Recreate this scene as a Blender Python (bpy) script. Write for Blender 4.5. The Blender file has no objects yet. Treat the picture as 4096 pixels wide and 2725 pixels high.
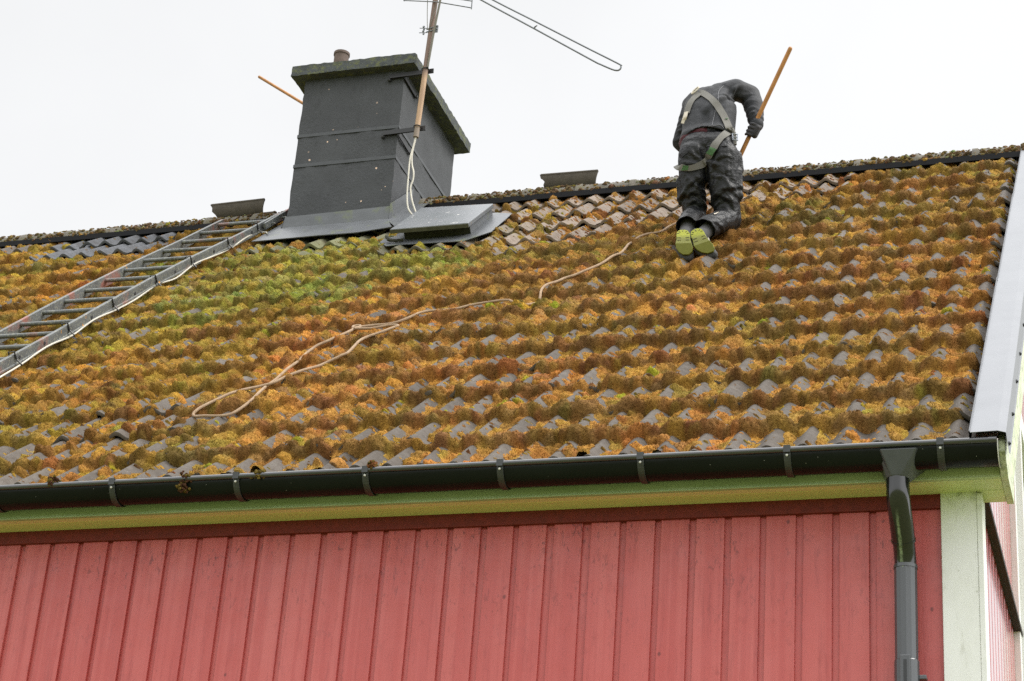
import bpy, bmesh, math, random
import numpy as np
from mathutils import Vector, Matrix
from mathutils.bvhtree import BVHTree

SC = bpy.context.scene
COL = SC.collection
R = math.radians
random.seed(7)
rng = np.random.default_rng(11)

# ------------------------------------------------------------------ camera
cam_d = bpy.data.cameras.new("camera")
cam = bpy.data.objects.new("camera", cam_d)
COL.objects.link(cam)
cam.location = (0.7493, -7.3923, -3.0896)
cam.rotation_euler = (2.01185869, -0.0707674168, 0.297768519)
cam_d.sensor_width = 36.0
cam_d.lens = 71.016
cam_d.clip_start = 0.1
cam_d.clip_end = 2000
SC.camera = cam

# ------------------------------------------------------------------ exposure
SC.view_settings.view_transform = 'Standard'
SC.view_settings.look = 'None'
SC.view_settings.exposure = 0.0
SC.view_settings.gamma = 1.0
SC.cycles.use_denoising = False      # keep the grain of moss and render coat

# ------------------------------------------------------------------ sky: bright overcast, brightest overhead and behind the viewer
SUN_EL, SUN_AZ = R(50), R(86)      # azimuth clockwise from +Y
world = bpy.data.worlds.new("World")
SC.world = world
world.use_nodes = True
wn, wl = world.node_tree.nodes, world.node_tree.links
wn.clear()
w_out = wn.new('ShaderNodeOutputWorld')
w_add = wn.new('ShaderNodeAddShader')
w_bg1 = wn.new('ShaderNodeBackground')
w_bg2 = wn.new('ShaderNodeBackground')
sky = wn.new('ShaderNodeTexSky')
sky.sky_type = 'NISHITA'
sky.sun_disc = False
sky.sun_elevation = SUN_EL
sky.sun_rotation = SUN_AZ
hsv = wn.new('ShaderNodeHueSaturation')
hsv.inputs['Saturation'].default_value = 0.12
wl.new(sky.outputs[0], hsv.inputs['Color'])
wl.new(hsv.outputs[0], w_bg1.inputs['Color'])
w_bg1.inputs['Strength'].default_value = 0.05
tc = wn.new('ShaderNodeTexCoord')
sep = wn.new('ShaderNodeSeparateXYZ')
wl.new(tc.outputs['Generated'], sep.inputs[0])


def w_range(src, a, b, lo, hi):
    n = wn.new('ShaderNodeMapRange')
    n.interpolation_type = 'SMOOTHSTEP'
    n.inputs['From Min'].default_value = a
    n.inputs['From Max'].default_value = b
    n.inputs['To Min'].default_value = lo
    n.inputs['To Max'].default_value = hi
    wl.new(src, n.inputs['Value'])
    return n.outputs[0]


def w_sum(a, b):
    n = wn.new('ShaderNodeMath')
    n.operation = 'ADD'
    wl.new(a, n.inputs[0])
    wl.new(b, n.inputs[1])
    return n.outputs[0]


zen = w_range(sep.outputs['Z'], 0.62, 0.98, 0.0, 2.7)
back = w_range(sep.outputs['Y'], 0.25, -0.8, 0.0, 0.55)
side = w_range(sep.outputs['X'], 0.2, 0.9, 0.0, 0.9)
cloud = wn.new('ShaderNodeTexNoise')
cloud.inputs['Scale'].default_value = 2.6
cloud.inputs['Detail'].default_value = 5
wl.new(tc.outputs['Generated'], cloud.inputs['Vector'])
cl = w_range(cloud.outputs[0], 0.3, 0.7, 0.76, 0.86)
tot = w_sum(w_sum(w_sum(zen, back), side), cl)
w_bg2.inputs['Color'].default_value = (0.985, 0.993, 1.0, 1)
wl.new(tot, w_bg2.inputs['Strength'])
wl.new(w_bg1.outputs[0], w_add.inputs[0])
wl.new(w_bg2.outputs[0], w_add.inputs[1])
wl.new(w_add.outputs[0], w_out.inputs['Surface'])

sun_d = bpy.data.lights.new("sun", 'SUN')
sun_d.energy = 2.4
sun_d.angle = R(20)
sun_d.color = (1.0, 0.96, 0.9)
sun = bpy.data.objects.new("sun", sun_d)
COL.objects.link(sun)
sdir = Vector((math.sin(SUN_AZ) * math.cos(SUN_EL), math.cos(SUN_AZ) * math.cos(SUN_EL), math.sin(SUN_EL)))
sun.rotation_euler = (-sdir).to_track_quat('-Z', 'Y').to_euler()

# ------------------------------------------------------------------ house frame of reference
PITCH = 0.720989764
CA, SA = math.cos(PITCH), math.sin(PITCH)
Y0, Z0 = 0.05, 0.06
GROUND = -4.7
PER = 0.148          # wave period of the tiles
GAUGE = 0.3729       # course spacing
LIP0 = -0.08
AMP = 0.040
LIFT = 0.030
RIDGE_Y = 4.47
RIDGE_S = (RIDGE_Y - Y0) / CA
XL = -10.4           # left end of the house


def rp(u, s, h=0.0):
    return Vector((u, Y0 + s * CA - h * SA, Z0 + s * SA + h * CA))


NRM = Vector((0, -SA, CA))


# ------------------------------------------------------------------ object helpers
def link(o, parent=None):
    COL.objects.link(o)
    if parent is not None:
        o.parent = parent
        m = Matrix.Translation(parent.location)
        p = parent.parent
        if parent.type == 'EMPTY':
            o.matrix_parent_inverse = m.inverted()
    return o


def thing(name, label, cat, loc=(0, 0, 0), group=None):
    o = bpy.data.objects.new(name, None)
    o.empty_display_size = 0.1
    COL.objects.link(o)
    o.location = loc
    o['label'] = label
    o['category'] = cat
    if group:
        o['group'] = group
    return o


def tag(o, label, cat, group=None):
    o['label'] = label
    o['category'] = cat
    if group:
        o['group'] = group
    return o


class MB:
    def __init__(self):
        self.v, self.f = [], []

    def add(self, vs, fs):
        b = len(self.v)
        self.v += [tuple(p) for p in vs]
        self.f += [tuple(i + b for i in q) for q in fs]
        return self

    def hexa(self, p):      # 8 corners: 4 bottom ring, 4 top ring
        return self.add(p, [(3, 2, 1, 0), (4, 5, 6, 7), (0, 1, 5, 4), (1, 2, 6, 5), (2, 3, 7, 6), (3, 0, 4, 7)])

    def box(self, a, b):
        x0, y0, z0 = a
        x1, y1, z1 = b
        return self.hexa([(x0, y0, z0), (x1, y0, z0), (x1, y1, z0), (x0, y1, z0),
                          (x0, y0, z1), (x1, y0, z1), (x1, y1, z1), (x0, y1, z1)])

    def rbox(self, u0, u1, s0, s1, h0, h1):     # a box in roof coordinates
        return self.hexa([rp(u0, s0, h0), rp(u1, s0, h0), rp(u1, s1, h0), rp(u0, s1, h0),
                          rp(u0, s0, h1), rp(u1, s0, h1), rp(u1, s1, h1), rp(u0, s1, h1)])

    def beam(self, p0, p1, w, t, up=(0, 0, 1)):
        p0, p1, up = Vector(p0), Vector(p1), Vector(up)
        d = (p1 - p0).normalized()
        a = d.cross(up).normalized()
        b = a.cross(d).normalized()
        a, b = a * w / 2, b * t / 2
        return self.hexa([p0 - a - b, p0 + a - b, p1 + a - b, p1 - a - b, p0 - a + b, p0 + a + b, p1 + a + b, p1 - a + b])

    def tube(self, pts, r, n=10, cap=True, closed=False):
        pts = [Vector(p) for p in pts]
        m = len(pts)
        rs = r if hasattr(r, '__len__') else [r] * m
        prev = None
        vs, fs = [], []
        for i, p in enumerate(pts):
            if closed:
                d = pts[(i + 1) % m] - pts[i - 1]
            else:
                d = pts[min(i + 1, m - 1)] - pts[max(i - 1, 0)]
            d.normalize()
            if prev is None:
                a = d.orthogonal().normalized()
            else:
                a = (prev - d * prev.dot(d))
                a = a.normalized() if a.length > 1e-6 else d.orthogonal().normalized()
            prev = a
            b = d.cross(a)
            for k in range(n):
                t = 2 * math.pi * k / n
                vs.append(p + (a * math.cos(t) + b * math.sin(t)) * rs[i])
        for i in range(m if closed else m - 1):
            j = (i + 1) % m
            for k in range(n):
                l = (k + 1) % n
                fs.append((i * n + k, i * n + l, j * n + l, j * n + k))
        if cap and not closed:
            fs.append(tuple(range(n))[::-1])
            fs.append(tuple((m - 1) * n + k for k in range(n)))
        return self.add(vs, fs)

    def ball(self, c, r, n=8):
        c = Vector(c)
        rr = r if hasattr(r, '__len__') else (r, r, r)
        vs = [c + Vector((0, 0, -rr[2]))]
        rows = n // 2 + 1
        for i in range(1, rows):
            ph = -math.pi / 2 + math.pi * i / rows
            for k in range(n):
                t = 2 * math.pi * k / n
                vs.append(c + Vector((rr[0] * math.cos(ph) * math.cos(t), rr[1] * math.cos(ph) * math.sin(t), rr[2] * math.sin(ph))))
        vs.append(c + Vector((0, 0, rr[2])))
        fs = [(0, 1 + (k + 1) % n, 1 + k) for k in range(n)]
        for i in range(rows - 2):
            for k in range(n):
                a, b = 1 + i * n + k, 1 + i * n + (k + 1) % n
                fs.append((a, b, b + n, a + n))
        e = len(vs) - 1
        o = 1 + (rows - 2) * n
        fs += [(o + k, o + (k + 1) % n, e) for k in range(n)]
        return self.add(vs, fs)

    def prism(self, poly, axis, a, b):      # polygon in the two other axes, extruded along axis
        def mk(p, v):
            q = [p[0], p[1]]
            q.insert(axis, v)
            return tuple(q)
        n = len(poly)
        vs = [mk(p, a) for p in poly] + [mk(p, b) for p in poly]
        fs = [tuple(range(n)), tuple(range(2 * n - 1, n - 1, -1))]
        fs += [((k + 1) % n, k, n + k, n + (k + 1) % n) for k in range(n)]
        return self.add(vs, fs)

    def build(self, name, mat, parent=None, smooth=False, bevel=0.0, fix=True):
        me = bpy.data.meshes.new(name)
        me.from_pydata(self.v, [], self.f)
        if fix:
            bm = bmesh.new()
            bm.from_mesh(me)
            bmesh.ops.recalc_face_normals(bm, faces=bm.faces)
            bm.to_mesh(me)
            bm.free()
        me.materials.append(mat)
        if smooth:
            me.polygons.foreach_set('use_smooth', [True] * len(me.polygons))
            me.set_sharp_from_angle(angle=R(42))
        o = bpy.data.objects.new(name, me)
        link(o, parent)
        if bevel:
            md = o.modifiers.new('bevel', 'BEVEL')
            md.width = bevel
            md.segments = 2
            md.limit_method = 'ANGLE'
            md.angle_limit = R(40)
        return o


def np_mesh(name, V, F, mat, parent=None, col=None, smooth=True):
    me = bpy.data.meshes.new(name)
    F = np.asarray(F, dtype=np.int32)
    k = F.shape[1]
    me.vertices.add(len(V))
    me.vertices.foreach_set('co', np.asarray(V, dtype=np.float32).ravel())
    me.loops.add(F.size)
    me.loops.foreach_set('vertex_index', F.ravel())
    me.polygons.add(len(F))
    me.polygons.foreach_set('loop_start', np.arange(0, F.size, k, dtype=np.int32))
    me.polygons.foreach_set('loop_total', np.full(len(F), k, dtype=np.int32))
    if smooth:
        me.polygons.foreach_set('use_smooth', np.ones(len(F), dtype=bool))
    me.update()
    me.validate()
    if col is not None:
        a = me.color_attributes.new('Col', 'FLOAT_COLOR', 'POINT')
        c = np.ones((len(V), 4), dtype=np.float32)
        c[:, :3] = col
        a.data.foreach_set('color', c.ravel())
    me.materials.append(mat)
    o = bpy.data.objects.new(name, me)
    return link(o, parent)


# ------------------------------------------------------------------ materials
class Mat:
    def __init__(self, name, base=(0.5, 0.5, 0.5), rough=0.6, spec=0.5, metal=0.0):
        self.m = bpy.data.materials.new(name)
        self.m.use_nodes = True
        self.n, self.l = self.m.node_tree.nodes, self.m.node_tree.links
        self.p = self.n['Principled BSDF']
        self.p.inputs['Base Color'].default_value = (*base, 1)
        self.p.inputs['Roughness'].default_value = rough
        self.p.inputs['Specular IOR Level'].default_value = spec
        self.p.inputs['Metallic'].default_value = metal
        self.base = None
        self.rgb = base
        self.bump = None
        self.tc = self.n.new('ShaderNodeTexCoord')

    def coord(self, scale=(1, 1, 1), rot=(0, 0, 0)):
        mp = self.n.new('ShaderNodeMapping')
        mp.inputs['Scale'].default_value = scale
        mp.inputs['Rotation'].default_value = rot
        self.l.new(self.tc.outputs['Object'], mp.inputs[0])
        return mp.outputs[0]

    def noise(self, scale, detail=4, rough=0.6, stretch=(1, 1, 1), rot=(0, 0, 0)):
        t = self.n.new('ShaderNodeTexNoise')
        t.inputs['Scale'].default_value = scale
        t.inputs['Detail'].default_value = detail
        t.inputs['Roughness'].default_value = rough
        self.l.new(self.coord(stretch, rot), t.inputs['Vector'])
        return t.outputs[0]

    def voro(self, scale, feature='F1', stretch=(1, 1, 1)):
        t = self.n.new('ShaderNodeTexVoronoi')
        t.feature = feature
        t.inputs['Scale'].default_value = scale
        self.l.new(self.coord(stretch), t.inputs['Vector'])
        return t.outputs['Distance']

    def axis(self, i):
        s = self.n.new('ShaderNodeSeparateXYZ')
        self.l.new(self.tc.outputs['Object'], s.inputs[0])
        return s.outputs[i]

    def rng(self, src, a, b, lo=0.0, hi=1.0):
        r = self.n.new('ShaderNodeMapRange')
        for k, v in (('From Min', a), ('From Max', b), ('To Min', lo), ('To Max', hi)):
            r.inputs[k].default_value = v
        self.l.new(src, r.inputs['Value'])
        return r.outputs[0]

    def math(self, op, a, b):
        r = self.n.new('ShaderNodeMath')
        r.operation = op
        for i, x in enumerate((a, b)):
            if isinstance(x, (int, float)):
                r.inputs[i].default_value = x
            else:
                self.l.new(x, r.inputs[i])
        return r.outputs[0]

    def attr(self, name='Col'):
        a = self.n.new('ShaderNodeAttribute')
        a.attribute_name = name
        self.base = a.outputs['Color']
        self.l.new(self.base, self.p.inputs['Base Color'])
        return self

    def mix(self, fac, color, mode='MIX', amount=1.0):
        x = self.n.new('ShaderNodeMix')
        x.data_type = 'RGBA'
        x.blend_type = mode
        if amount != 1.0:
            fac = self.math('MULTIPLY', fac, amount)
        self.l.new(fac, x.inputs[0])
        if self.base is None:
            x.inputs[6].default_value = (*self.rgb, 1)
        else:
            self.l.new(self.base, x.inputs[6])
        x.inputs[7].default_value = (*color, 1)
        self.base = x.outputs[2]
        self.l.new(self.base, self.p.inputs['Base Color'])
        return self

    def bumpy(self, src, strength=0.3, dist=0.01):
        b = self.n.new('ShaderNodeBump')
        b.inputs['Strength'].default_value = strength
        b.inputs['Distance'].default_value = dist
        self.l.new(src, b.inputs['Height'])
        if self.bump is not None:
            self.l.new(self.bump, b.inputs['Normal'])
        self.bump = b.outputs[0]
        self.l.new(self.bump, self.p.inputs['Normal'])
        return self

    def roughen(self, src, lo, hi):
        self.l.new(self.rng(src, 0.3, 0.7, lo, hi), self.p.inputs['Roughness'])
        return self


def M_simple(name, base, rough=0.6, spec=0.5, var=0.25, scale=20, dark=None, metal=0.0, bump=0.0):
    m = Mat(name, base, rough, spec, metal)
    d = dark or tuple(c * 0.55 for c in base)
    m.mix(m.rng(m.noise(scale, 5), 0.38, 0.68), d, amount=var)
    if bump:
        m.bumpy(m.noise(scale * 4, 4), bump, 0.004)
    return m.m


def make_wall_paint(name='red_wall_paint', gloss=0.0):
    m = Mat(name, (0.455, 0.078, 0.072), 0.42, 0.55)
    m.mix(m.rng(m.noise(3.0, 4, stretch=(1, 1, .35)), 0.35, 0.7), (0.50, 0.112, 0.104), amount=0.8)
    m.mix(m.rng(m.noise(6.2, 1, stretch=(6, 6, .04)), 0.4, 0.62), (0.40, 0.056, 0.052), amount=0.55)
    streak = m.noise(38, 5, 0.75, stretch=(1, 1, .09))
    m.mix(m.rng(streak, 0.54, 0.72), (0.25, 0.03, 0.03), amount=0.5)
    m.mix(m.rng(m.noise(16, 6, 0.75, stretch=(1, 1, .5)), 0.60, 0.72), (0.24, 0.032, 0.03), amount=0.45)
    # worn specks and drips gathered under the eaves, fading downwards
    spk = m.rng(m.noise(70, 4, 0.7, stretch=(1, 1, .4)), 0.57, 0.63)
    up = m.rng(m.axis(2), -0.75, -0.15)
    big = m.rng(m.noise(5, 3), 0.42, 0.62)
    m.mix(m.math('MULTIPLY', m.math('MULTIPLY', spk, up), big), (0.14, 0.02, 0.02), amount=0.85)
    m.mix(m.rng(m.voro(7, stretch=(1, 1, .7)), 0.06, 0.03), (0.13, 0.018, 0.018), amount=0.8)
    m.mix(m.rng(m.voro(31), 0.05, 0.03), (0.55, 0.25, 0.2), amount=0.5)
    m.bumpy(streak, 0.4 - .35 * gloss, 0.004)
    m.bumpy(m.noise(14, 3), 0.15 - .13 * gloss, 0.006)
    m.roughen(m.noise(9, 3), 0.34 - .16 * gloss, 0.50 - .24 * gloss)
    m.p.inputs['Coat Weight'].default_value = .9 * gloss
    m.p.inputs['Coat Roughness'].default_value = .09
    return m.m


def make_eave_paint(name, base, alt, dirt):
    m = Mat(name, base, 0.55, 0.4)
    grain = m.noise(14, 6, 0.7, stretch=(.12, 1, 1))
    m.mix(m.rng(grain, 0.4, 0.66), alt, amount=0.8)
    m.mix(m.rng(m.noise(30, 5, 0.7, stretch=(.15, 1, 1)), 0.62, 0.70), dirt, amount=0.55)
    m.mix(m.rng(m.voro(14), 0.05, 0.02), (0.03, 0.03, 0.015), amount=0.8)
    m.bumpy(grain, 0.3, 0.004)
    return m


def make_fascia():
    m = make_eave_paint('fascia_green_paint', (0.40, 0.49, 0.30), (0.29, 0.38, 0.20), (0.08, 0.14, 0.045))
    # paler, less algae at the right end
    m.mix(m.math('MULTIPLY', m.rng(m.axis(0), -0.45, 0.2), m.rng(m.axis(2), 0.03, -0.05)), (0.56, 0.62, 0.36), amount=0.6)
    m.mix(m.math('MULTIPLY', m.rng(m.noise(16, 4, stretch=(.3, 1, 1)), 0.58, 0.66), m.rng(m.axis(0), -0.3, 0.1)), (0.02, 0.03, 0.01), amount=0.9)
    return m.m


def make_soffit():
    m = make_eave_paint('soffit_green_paint', (0.76, 0.69, 0.38), (0.64, 0.59, 0.30), (0.3, 0.31, 0.11))
    # boards: the one nearest the wall is greener; a pale line where they join
    m.mix(m.rng(m.axis(1), 0.224, 0.228), (0.62, 0.65, 0.26), amount=0.85)
    m.mix(m.rng(m.math('ABSOLUTE', m.math('SUBTRACT', m.axis(1), 0.226), 0), 0.004, 0.002), (0.74, 0.80, 0.30))
    m.mix(m.rng(m.axis(0), -0.5, 0.0), (0.66, 0.74, 0.36), amount=0.75)
    m.mix(m.math('MULTIPLY', m.rng(m.axis(0), 0.0, 0.12), m.rng(m.noise(10, 4), 0.3, 0.6)), (0.64, 0.67, 0.46), amount=0.7)
    return m.m


def make_white_paint(name, algae=0.0):
    m = Mat(name, (0.70, 0.70, 0.68), 0.55, 0.35)
    m.mix(m.rng(m.noise(9, 5, stretch=(1, 1, .4)), 0.45, 0.72), (0.56, 0.56, 0.51), amount=0.5)
    m.mix(m.rng(m.noise(40, 5, stretch=(1, 1, .25)), 0.62, 0.72), (0.42, 0.41, 0.35), amount=0.4)
    m.mix(m.rng(m.voro(16, stretch=(1, 1, .6)), 0.06, 0.03), (0.25, 0.26, 0.2), amount=0.6)
    m.bumpy(m.noise(60, 4, stretch=(1, 1, .2)), 0.12, 0.003)
    if algae:
        m.mix(m.math('MULTIPLY', m.rng(m.noise(7, 4), 0.2, 0.55), m.rng(m.axis(2), -0.30, -0.08)), (0.45, 0.52, 0.22), amount=algae)
        m.mix(m.math('MULTIPLY', m.rng(m.noise(25, 5, 0.7), 0.5, 0.62), m.rng(m.axis(2), -0.16, -0.04)), (0.05, 0.07, 0.02), amount=algae)
    return m.m


def make_chimney():
    m = Mat('chimney_black_render', (0.036, 0.038, 0.041), 0.62, 0.35)
    m.mix(m.rng(m.noise(3, 4), 0.35, 0.7), (0.052, 0.055, 0.059), amount=0.9)
    m.mix(m.rng(m.noise(18, 5, stretch=(1, 1, .5)), 0.55, 0.75), (0.025, 0.026, 0.028), amount=0.7)
    patch = m.rng(m.noise(2.6, 3), 0.52, 0.58)
    chip = m.rng(m.math('ADD', m.voro(15), m.math('MULTIPLY', m.noise(60, 3), 0.10)), 0.175, 0.155)
    m.mix(m.math('MULTIPLY', m.math('MULTIPLY', chip, patch), m.rng(m.axis(1), 4.058, 4.053)), (0.62, 0.45, 0.34))
    rough_zone = m.rng(m.noise(2.5, 2), 0.4, 0.6, 0.25, 1.0)
    m.bumpy(m.math('MULTIPLY', m.noise(45, 5, 0.65), rough_zone), 0.55, 0.012)
    m.bumpy(m.noise(160, 3), 0.2, 0.003)
    return m.m


def make_concrete(name, base, moss, amt):
    m = Mat(name, base, 0.85, 0.25)
    m.mix(m.rng(m.noise(14, 6, 0.7), 0.4, 0.68), tuple(c * 0.5 for c in base), amount=0.7)
    m.mix(m.rng(m.noise(22, 6, 0.75), 0.48, 0.6), moss, amount=amt)
    m.bumpy(m.noise(60, 5, 0.7), 0.7, 0.01)
    return m.m


def make_black_gutter():
    m = Mat('gutter_black_paint', (0.004, 0.005, 0.0045), 0.24, 0.16)
    m.mix(m.rng(m.noise(5, 4, stretch=(.3, 1, 1)), 0.4, 0.7), (0.008, 0.011, 0.009), amount=0.8)
    m.mix(m.rng(m.voro(26), 0.05, 0.03), (0.30, 0.30, 0.26), amount=0.7)
    m.roughen(m.noise(20, 4), 0.2, 0.34)
    return m.m


def make_pipe():
    m = Mat('downpipe_grey', (0.050, 0.054, 0.060), 0.22, 0.7)
    m.mix(m.rng(m.noise(6, 3, stretch=(1, 1, .2)), 0.4, 0.7), (0.040, 0.043, 0.048), amount=0.7)
    return m.m


def make_elbow():
    m = Mat('elbow_black_paint', (0.008, 0.009, 0.009), 0.13, 0.7)
    # a pale algae run down the front seam below the joint
    cx = m.math('ABSOLUTE', m.math('ADD', m.math('ADD', m.axis(0), 0.174), m.math('MULTIPLY', m.noise(22, 3), 0.012)), 0)
    run = m.math('MULTIPLY', m.rng(cx, 0.008, 0.003), m.rng(m.axis(2), -0.22, -0.28))
    m.mix(m.math('MULTIPLY', run, m.rng(m.noise(50, 4), 0.35, 0.55)), (0.22, 0.28, 0.17), amount=0.9)
    return m.m


def make_ladder():
    m = Mat('ladder_weathered_metal', (0.13, 0.137, 0.14), 0.55, 0.35, 0.2)
    m.mix(m.rng(m.noise(9, 4), 0.4, 0.7), (0.075, 0.078, 0.08), amount=0.8)
    m.mix(m.rng(m.noise(75, 6, 0.8), 0.52, 0.60), (0.27, 0.27, 0.21), amount=0.8)
    m.mix(m.rng(m.noise(3.2, 4), 0.58, 0.68), (0.30, 0.10, 0.07), amount=0.7)
    m.mix(m.rng(m.noise(12, 3), 0.70, 0.73), (0.55, 0.25, 0.02), amount=0.9)
    m.mix(m.rng(m.noise(35, 5, 0.8), 0.62, 0.68), (0.06, 0.065, 0.03), amount=0.8)
    m.bumpy(m.noise(90, 4), 0.4, 0.004)
    return m.m


def make_wood_pole(name, base):
    m = Mat(name, base, 0.5, 0.4)
    m.mix(m.rng(m.noise(25, 5, stretch=(1, 1, .2)), 0.4, 0.7), tuple(c * 0.6 for c in base), amount=0.7)
    return m.m


def make_mast():
    m = Mat('mast_rusty_steel', (0.17, 0.115, 0.09), 0.6, 0.35, 0.1)
    m.mix(m.rng(m.axis(2), 4.78, 4.70), (0.42, 0.28, 0.17))
    m.mix(m.rng(m.noise(40, 5, stretch=(1, 1, .1)), 0.42, 0.7), (0.15, 0.09, 0.07), amount=0.55)
    m.mix(m.rng(m.axis(2), 4.32, 4.30), (0.16, 0.14, 0.12), amount=0.8)
    return m.m


def make_rope():
    m = Mat('rope_beige', (0.40, 0.29, 0.19), 0.85, 0.2)
    m.mix(m.rng(m.noise(30, 3), 0.35, 0.7), (0.27, 0.18, 0.12), amount=0.8)
    m.mix(m.rng(m.noise(600, 2), 0.4, 0.6), (0.22, 0.15, 0.10), amount=0.5)
    m.bumpy(m.noise(500, 2), 0.6, 0.003)
    return m.m


def make_fabric(name, base, fold=0.35, scale=16, rough=0.75, sheen=0.1):
    m = Mat(name, base, rough, 0.3)
    m.mix(m.rng(m.noise(6, 4), 0.35, 0.7), tuple(c * 0.7 for c in base), amount=0.7)
    m.bumpy(m.noise(scale, 4, 0.55), fold, 0.03)
    m.bumpy(m.noise(400, 2), 0.2, 0.001)
    m.p.inputs['Sheen Weight'].default_value = sheen
    return m.m


def make_tiles():
    m = Mat('concrete_tile', (0.15, 0.14, 0.13), 0.85, 0.25).attr()
    m.mix(m.rng(m.noise(24, 6, 0.7), 0.40, 0.66), (0.62, 0.58, 0.55), 'MULTIPLY', 0.8)
    m.mix(m.rng(m.noise(7, 4), 0.42, 0.7), (0.72, 0.68, 0.64), 'MULTIPLY', 0.7)
    m.mix(m.rng(m.noise(90, 4, 0.8), 0.63, 0.70), (0.30, 0.29, 0.27), amount=0.7)
    m.mix(m.rng(m.noise(60, 4, 0.8), 0.62, 0.70), (0.035, 0.033, 0.03), amount=0.7)
    m.bumpy(m.noise(150, 4), 0.5, 0.004)
    return m.m


def make_moss():
    m = Mat('moss', (0.2, 0.1, 0.03), 0.95, 0.1).attr()
    m.mix(m.rng(m.noise(170, 4, 0.8), 0.40, 0.62), (0.34, 0.28, 0.24), 'MULTIPLY', 0.55)
    m.mix(m.rng(m.noise(80, 3, 0.75), 0.44, 0.62), (0.48, 0.42, 0.37), 'MULTIPLY', 0.55)
    m.mix(m.rng(m.noise(330, 2, 0.8), 0.58, 0.70), (1.6, 1.5, 1.3), 'MULTIPLY', 0.7)
    m.bumpy(m.noise(110, 4, 0.7), 0.8, 0.012)
    return m.m


def make_grass():
    m = Mat('lawn', (0.17, 0.20, 0.07), 0.9, 0.2)
    m.mix(m.rng(m.noise(0.4, 6), 0.35, 0.7), (0.21, 0.21, 0.09), amount=0.9)
    m.mix(m.rng(m.noise(30, 5), 0.4, 0.7), (0.09, 0.12, 0.03), amount=0.6)
    m.bumpy(m.noise(60, 4), 0.6, 0.05)
    return m.m


def make_lid():
    m = Mat('hatch_painted_sheet', (0.125, 0.132, 0.142), 0.42, 0.4)
    m.mix(m.rng(m.noise(7, 5), 0.4, 0.68), (0.10, 0.11, 0.115), amount=0.8)
    m.mix(m.rng(m.noise(13, 6, 0.8), 0.62, 0.66), (0.55, 0.53, 0.50), amount=0.8)
    m.mix(m.rng(m.noise(17, 5, 0.8, stretch=(1, 1.4, 1)), 0.64, 0.70), (0.30, 0.19, 0.12), amount=0.8)
    m.mix(m.rng(m.noise(40, 6, 0.8), 0.60, 0.68), (0.055, 0.06, 0.03), amount=0.8)
    m.bumpy(m.noise(50, 4), 0.2, 0.004)
    return m.m


def make_flashing():
    m = Mat('flashing_painted_sheet', (0.100, 0.106, 0.114), 0.45, 0.4)
    m.mix(m.rng(m.noise(6, 5), 0.4, 0.7), (0.070, 0.074, 0.079), amount=0.8)
    m.mix(m.rng(m.noise(9, 5), 0.58, 0.7), (0.12, 0.14, 0.06), amount=0.6)
    m.mix(m.rng(m.noise(80, 5, 0.8), 0.60, 0.68), (0.06, 0.062, 0.055), amount=0.7)
    m.bumpy(m.noise(18, 3), 0.2, 0.01)
    return m.m


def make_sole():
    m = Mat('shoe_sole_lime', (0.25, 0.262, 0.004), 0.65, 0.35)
    m.mix(m.rng(m.math('ADD', m.axis(2), m.math('MULTIPLY', m.noise(40, 3), .03)), 2.575, 2.535), (0.085, 0.083, 0.005), amount=0.85)  # shade on the downturned forefoot, painted in as a darker tone by height
    m.mix(m.rng(m.noise(60, 4), 0.45, 0.7), (0.13, 0.135, 0.01), amount=0.6)
    return m.m


def make_loose_tile():
    m = Mat('ridge_tile_concrete', (0.095, 0.082, 0.068), 0.85, 0.25)
    m.mix(m.rng(m.noise(9, 5), 0.4, 0.68), (0.055, 0.048, 0.042), amount=0.8)
    m.mix(m.rng(m.noise(50, 5, 0.8), 0.58, 0.68), (0.15, 0.135, 0.11), amount=0.7)
    m.bumpy(m.noise(90, 4), 0.6, 0.005)
    return m.m


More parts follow.
